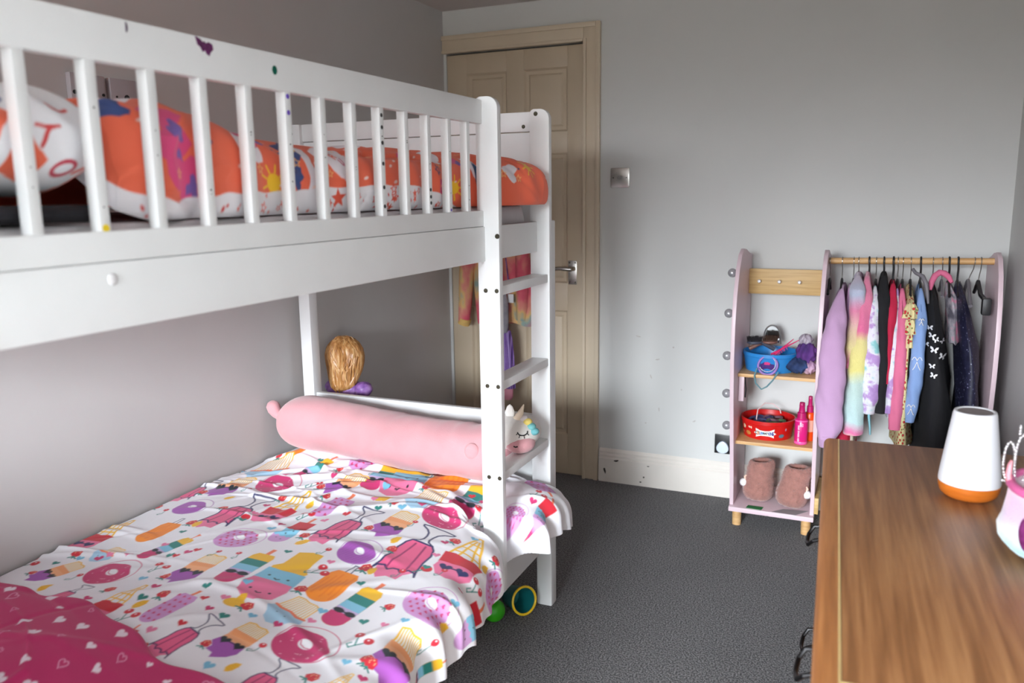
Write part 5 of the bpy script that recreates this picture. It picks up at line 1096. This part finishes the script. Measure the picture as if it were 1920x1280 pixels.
garment('grey_print_dress', 'grey and pink printed child dress partly hidden behind the black dress', 'dress', [(2.160, 1.002, .012), (2.172, .965, .020), (2.182, .892, .020), (2.188, .80, .020)], GRYC, .80, wide=.12, sleeve=False)
garment('navy_sequin_dress', 'navy dress with silver sequins at the right end of the hanging clothes', 'dress', [(2.192, 1.003, .014), (2.212, .893, .026), (2.234, .783, .034), (2.246, .672, .037), (2.250, .559, .038), (2.250, .42, .038)], NAVC, .40, wide=.165, sleeve=False, skirt=1.05)
tag(part(G().tube([(2.100, -.30, .985), (2.104, -.29, 1.012), (2.114, -.28, 1.034), (2.128, -.27, 1.045), (2.144, -.27, 1.042), (2.158, -.28, 1.030), (2.168, -.29, 1.012)], [.006, .010, .011, .011, .011, .010, .006], 12), 'padded_hanger', PNKC, base=(2.13, -.28, .985), angle=80), 'curved pink padded hanger showing above the black dress', 'hanger', 'hangers on the wooden rail')
bt_ = tag(part(G().tube([(1.927, -.376, .555), (1.930, -.380, .52), (1.935, -.378, .485), (1.937, -.376, .455)], [.012, .013, .011, .009], 10, flat=.4), 'blue_scarf', mat('aqua_cotton', (140, 196, 206), .85, noise=(14, .05)), base=(1.93, -.378, .455)), 'aqua ribbon end hanging below the tie-dye sleeve', 'ribbon')
HG = [(1.762, 'thin black hanger against the middle panel of the rack', BLKH, WIRE, .0016), (1.805, 'black hanger with chrome hook inside the lilac sweatshirt', BLKH, WIRE, .0016), (1.845, 'chrome wire hook hanger carrying the lilac jacket', GRYH, WIRE, .0016), (1.862, 'grey hanger inside the fluffy rainbow jacket', GRYH, WIRE, .0016), (1.898, 'black plastic hanger inside the rainbow dressing gown', BLKH, BLKH, .0035), (1.922, 'chrome hook hanger of the tie-dye sweatshirt', BLKH, WIRE, .0016), (1.948, 'black plastic hanger inside the black top', BLKH, BLKH, .0035), (1.980, 'black plastic hanger inside the crimson top', BLKH, BLKH, .004), (1.995, 'chrome hook hanger of the narrow tie-dye top', BLKH, WIRE, .0016), (2.012, 'chrome hook hanger of the rose pink sweatshirt', BLKH, WIRE, .0016), (2.038, 'chrome hook hanger of the floral dress', BLKH, WIRE, .0016), (2.070, 'black plastic hanger inside the sky blue sweatshirt', BLKH, BLKH, .0035), (2.110, 'chrome hook hanger of the black butterfly dress', BLKH, WIRE, .0016), (2.140, 'chrome hook hanger next to the curved pink padded hanger', GRYH, WIRE, .0016), (2.162, 'black plastic hanger of the grey printed dress', BLKH, BLKH, .0035), (2.190, 'black plastic hanger inside the navy sequin dress', BLKH, BLKH, .0035)]
for x, lb, a, h, hr in HG: hanger(x, lb, .095, a, h, .0042, hr=hr)
# loose hangers at the right-hand end
hanger(2.242, 'empty grey plastic hanger hanging askew near the right end of the rail', .15, GRYH, WIRE, .006, .012-.03, .07)
t = thing('clip_hanger', 'empty black hanger with a broad clip, rightmost on the rail', 'hanger', (2.262, RY_, .9), 'hangers on the wooden rail')
P = hook_pts(2.262, -.006); part(G().tube(P, .0016, 6), 'hook', WIRE, t); x1, y1, z1 = P[-1]
part(G().tube([(x1, y1+.10, z1-.05), (x1, y1, z1), (x1+.004, y1-.07, z1-.040), (x1+.014, y1-.13, z1-.052)], [.006, .007, .008, .008], 8), 'arm', BLKH, t); part(G().box(x1+.002, x1+.030, y1-.16, y1-.12, z1-.10, z1-.042), 'clip', BLKH, t, bevel=.006)
t = thing('grey_hanger', 'grey plastic hanger lying across the tops of the clothes', 'hanger', (2.055, -.30, 1.0), 'hangers on the wooden rail')
part(G().tube([(2.040, -.30, 1.058), (2.05, -.31, 1.045), (2.072, -.32, 1.035), (2.085, -.33, 1.01), (2.092, -.335, .97), (2.096, -.335, .94)], [.006, .006, .008, .008, .006, .004], 10), 'arm', GRYH, t)

# ------------------------------------------------------------------ oak chest of drawers (stands slightly askew)
def oak(name, a, b, c, dens=3.2):
    return ramp_mat(name, 'noise', [(.32, a), (.5, b), (.68, c)], dens, .42, vec=(26, 1.1, 26), bump=(90, .06))
TOPW = oak('oak_top', (116, 76, 44), (136, 92, 56), (154, 110, 70)); EDGW = oak('oak_edge', (146, 92, 48), (164, 106, 58), (176, 118, 68), 5)
dr = thing('chest_of_drawers', 'brown oak chest of drawers with black drop handles in the right foreground', 'chest of drawers', (1.827, -1.5, 0))
dr.rotation_euler = (0, 0, math.radians(2.4)); LN, WD = 1.096, .465
def dp(g, name, m, par=dr, bevel=0., **k): return part(g, name, m, par, bevel=bevel, local=True, **k)
z0_, z1_ = .722, .750
half = [(0, z0_+.008)]+[(.013-.013*math.cos(u), z1_-.013+.013*math.sin(u)) for u in [math.pi/2*i/6 for i in range(7)]]
dp(G().prism([(0, z0_+.006), (.004, z0_), (.031, z0_), (.031, z1_)]+[(.014-.014*math.cos(u), z1_-.014+.014*math.sin(u)) for u in [math.pi/2*(1-i/6) for i in range(7)]], 'y', -LN, 0), 'top_edge', EDGW)
dp(G().prism([(WD-.031, z0_), (WD, z0_), (WD, z1_-.012), (WD-.012, z1_), (WD-.031, z1_)], 'y', -LN, 0), 'top_edge', EDGW)
for a, b in ((-LN, -LN+.038),): dp(G().box(.0345, WD-.0345, a, b, z0_, z1_), 'top_edge', EDGW, bevel=.003)
INL = mat('pale_inlay', (206, 178, 122), .4, noise=(30, .05))
dp(G().box(.031, .0345, -LN, 0, z0_, z1_+.0004), 'inlay_line', INL); dp(G().box(WD-.0345, WD-.031, -LN, 0, z0_, z1_+.0004), 'inlay_line', INL)
for a in (-LN+.038,): dp(G().box(.0345, WD-.0345, a, a+.0035, z0_, z1_+.0004), 'inlay_line', INL)
dp(G().box(.0345, WD-.0345, -LN+.0415, 0, z0_, z1_), 'top_panel', TOPW, bevel=.003)
dp(G().box(.035, WD-.01, -LN+.02, -.02, .05, z0_), 'carcass', EDGW, bevel=.003)
dp(G().box(.030, WD-.008, -LN+.015, -.015, 0, .05), 'plinth', EDGW, bevel=.004)
IRON = mat('black_iron', (26, 25, 26), .4, noise=(40, .15), metal=.7)
for z in (.635, .390, .145):
    d = dp(G().box(.020, .0352, -LN+.04, -.04, z-.085, z+.075), 'drawer_front', EDGW, bevel=.006)
    for y in (-.27, -.79):
        h = dp(G().lathe([(.013, 0), (.012, .002), (.005, .003)], n=14), 'handle_plate', IRON, d); h.matrix_local = Matrix.Translation((.020, y-.036, z-.02)) @ Matrix.Rotation(math.radians(-90), 4, 'Y')
        h = dp(G().lathe([(.013, 0), (.012, .002), (.005, .003)], n=14), 'handle_plate', IRON, d); h.matrix_local = Matrix.Translation((.020, y+.036, z-.02)) @ Matrix.Rotation(math.radians(-90), 4, 'Y')
        dp(G().tube([(.020, y-.036, z-.020), (.004, y-.037, z-.018), (-.010, y-.040, z-.022), (-.020, y-.030, z-.036), (-.023, y, z-.042), (-.020, y+.030, z-.036), (-.010, y+.040, z-.022), (.004, y+.037, z-.018), (.020, y+.036, z-.020)], .0042, 8), 'drop_handle', IRON, d)
# ------------------------------------------------------------------ table lamp and plush basket on top
lx, ly, lz = 2.106, -1.805, .7505
lp = thing('table_lamp', 'small white cone lamp with an orange wood base on the chest of drawers', 'lamp', (lx, ly, lz))
part(G().lathe([(.030, 0), (.042, .002), (.050, .009), (.0535, .019), (.0545, .029), (.0535, .030)], (lx, ly, lz), 48), 'wood_base', ramp_mat('orange_wood', 'noise', [(.3, (160, 82, 22)), (.7, (186, 102, 34))], 12, .35, vec=(1, 1, 6)), lp, angle=40)
part(G().lathe([(.0540, .0302), (.0545, .034), (.0530, .050), (.0378, .166), (.0362, .1705), (.0335, .1715), (.0305, .1700), (.0300, .168)], (lx, ly, lz), 48), 'shade', mat('white_lamp_shade', (206, 206, 210), .45, noise=(6, .01)), lp, angle=50)
part(G().lathe([(.0298, .1688), (.0298, .1696), (.002, .1697)], (lx, ly, lz), 40), 'touch_disc', mat('grey_touch_disc', (122, 112, 112), .6, noise=(60, .1)), lp)
cx, cy, cz = 2.232, -2.055, .7505
pb = thing('plush_basket', 'fluffy pastel unicorn basket with a pink rim at the right edge', 'basket', (cx, cy, cz))
rnd = random.Random(3); rings = []
for i, (h, r) in enumerate(((0, .030), (.003, .070), (.012, .092), (.028, .106), (.048, .107), (.068, .100), (.09, .096), (.112, .097), (.116, .093), (.112, .088), (.09, .084), (.03, .082), (.014, .02))):
    rings.append([(cx+r*math.cos(a)*(1+(rnd.uniform(-.02, .02)+.015*math.sin(5*a+i) if i < 8 else 0)), cy+r*math.sin(a)*(1+(rnd.uniform(-.02, .02)+.015*math.sin(5*a+i) if i < 8 else 0)), cz+h) for a in [2*math.pi*k/72 for k in range(72)]])
part(G().loft(rings[:9]), 'fur_body', ramp_mat('pastel_fur', 'z', [(0, (112, 184, 206)), (.25, (140, 196, 210)), (.42, (196, 204, 200)), (.6, (196, 168, 196)), (.8, (216, 160, 190)), (1, (204, 180, 190))], 18, .95, bump=(260, .9), vec=(1, 1, 1/.125), sheen=.4, mix=.12), pb, angle=80)
part(G().loft([[(p[0], p[1], p[2]+.003) for p in rings[k]] for k in (9, 10, 11, 12)], caps=False), 'purple_lining', mat('plum_lining', (136, 62, 112), .6, noise=(20, .06)), pb, angle=80)
part(G().tube([(cx+.0945*math.cos(a), cy+.0945*math.sin(a), cz+.116) for a in [2*math.pi*k/48 for k in range(48)]], .0075, 10, closed=True), 'pink_rim', mat('pink_rim_satin', (196, 92, 142), .5, noise=(14, .04)), pb, angle=80)
part(G().tube([(cx-.096, cy+.004, cz+.112), (cx-.099, cy+.004, cz+.128), (cx-.098, cy+.004, cz+.145), (cx-.096, cy+.004, cz+.153)], [.008, .008, .006, .003], 12, flat=.6), 'pink_ear', mat('pink_ear_satin', (222, 140, 150), .5, noise=(14, .04)), pb, angle=80)
ev = [(cx+.1095*math.cos(math.radians(226)+.17*math.cos(u)), cy+.1095*math.sin(math.radians(226)+.17*math.cos(u)), cz+.060+.030*math.sin(u)) for u in [2*math.pi*k/24 for k in range(24)]]
ec = Vector((cx+.114*math.cos(math.radians(226)), cy+.114*math.sin(math.radians(226)), cz+.060))
g = G(); g.add(ev+[tuple(ec.lerp(Vector(p), .6)+Vector((-.002, -.002, 0))) for p in ev]+[tuple(ec+Vector((-.001, -.001, 0)))], [(i, (i+1) % 24, 24+(i+1) % 24, 24+i) for i in range(24)]+[(24+i, 24+(i+1) % 24, 48) for i in range(24)])
part(g, 'sequin_eye', mat('plum_sequin', (110, 40, 96), .2, noise=(80, .4)), pb, angle=60)
ti = thing('tiara', 'silver beaded toy tiara standing in the plush basket', 'tiara', (cx-.04, cy+.01, cz+.02))
SIL = mat('silver_glitter', (222, 222, 224), .25, noise=(180, .3), metal=.9)
bead = None
def strand(pts, r=.0024):
    global bead
    part(G().tube(pts, .0014, 6), 'wire', SIL, ti)
    P = [Vector(p) for p in pts]
    for a, b in zip(P[:-1], P[1:]):
        n = max(1, int((b-a).length/.0045))
        for i in range(n):
            p = a.lerp(b, i/n)
            if bead is None: bead = part(G().ell((0, 0, 0), (r, r, r), 8, 6), 'bead', SIL, ti, local=True, angle=80); bead.location = p-ti.location
            else: share('bead', bead, ti, p-ti.location)
tx_, ty_, tz_ = 2.133, cy+.025, cz+.108
def loop(dx0, w, h0, h1): return [(tx_+dx0+w*math.sin(u), ty_-.02*(dx0/.05), tz_+h0+(h1-h0)*(.5-.5*math.cos(u))) for u in [2*math.pi*i/14 for i in range(15)]]
strand(loop(.002, .008, .005, .070)); strand(loop(.018, .009, .0, .085)); strand(loop(.040, .009, .005, .075))
strand([(tx_+.014, ty_, tz_+.085), (tx_+.014, ty_, tz_+.100)])
strand([(tx_-.004, ty_+.004, tz_+.002), (tx_+.012, ty_, tz_+.0), (tx_+.03, ty_-.008, tz_+.0), (tx_+.055, ty_-.01, tz_+.002)])
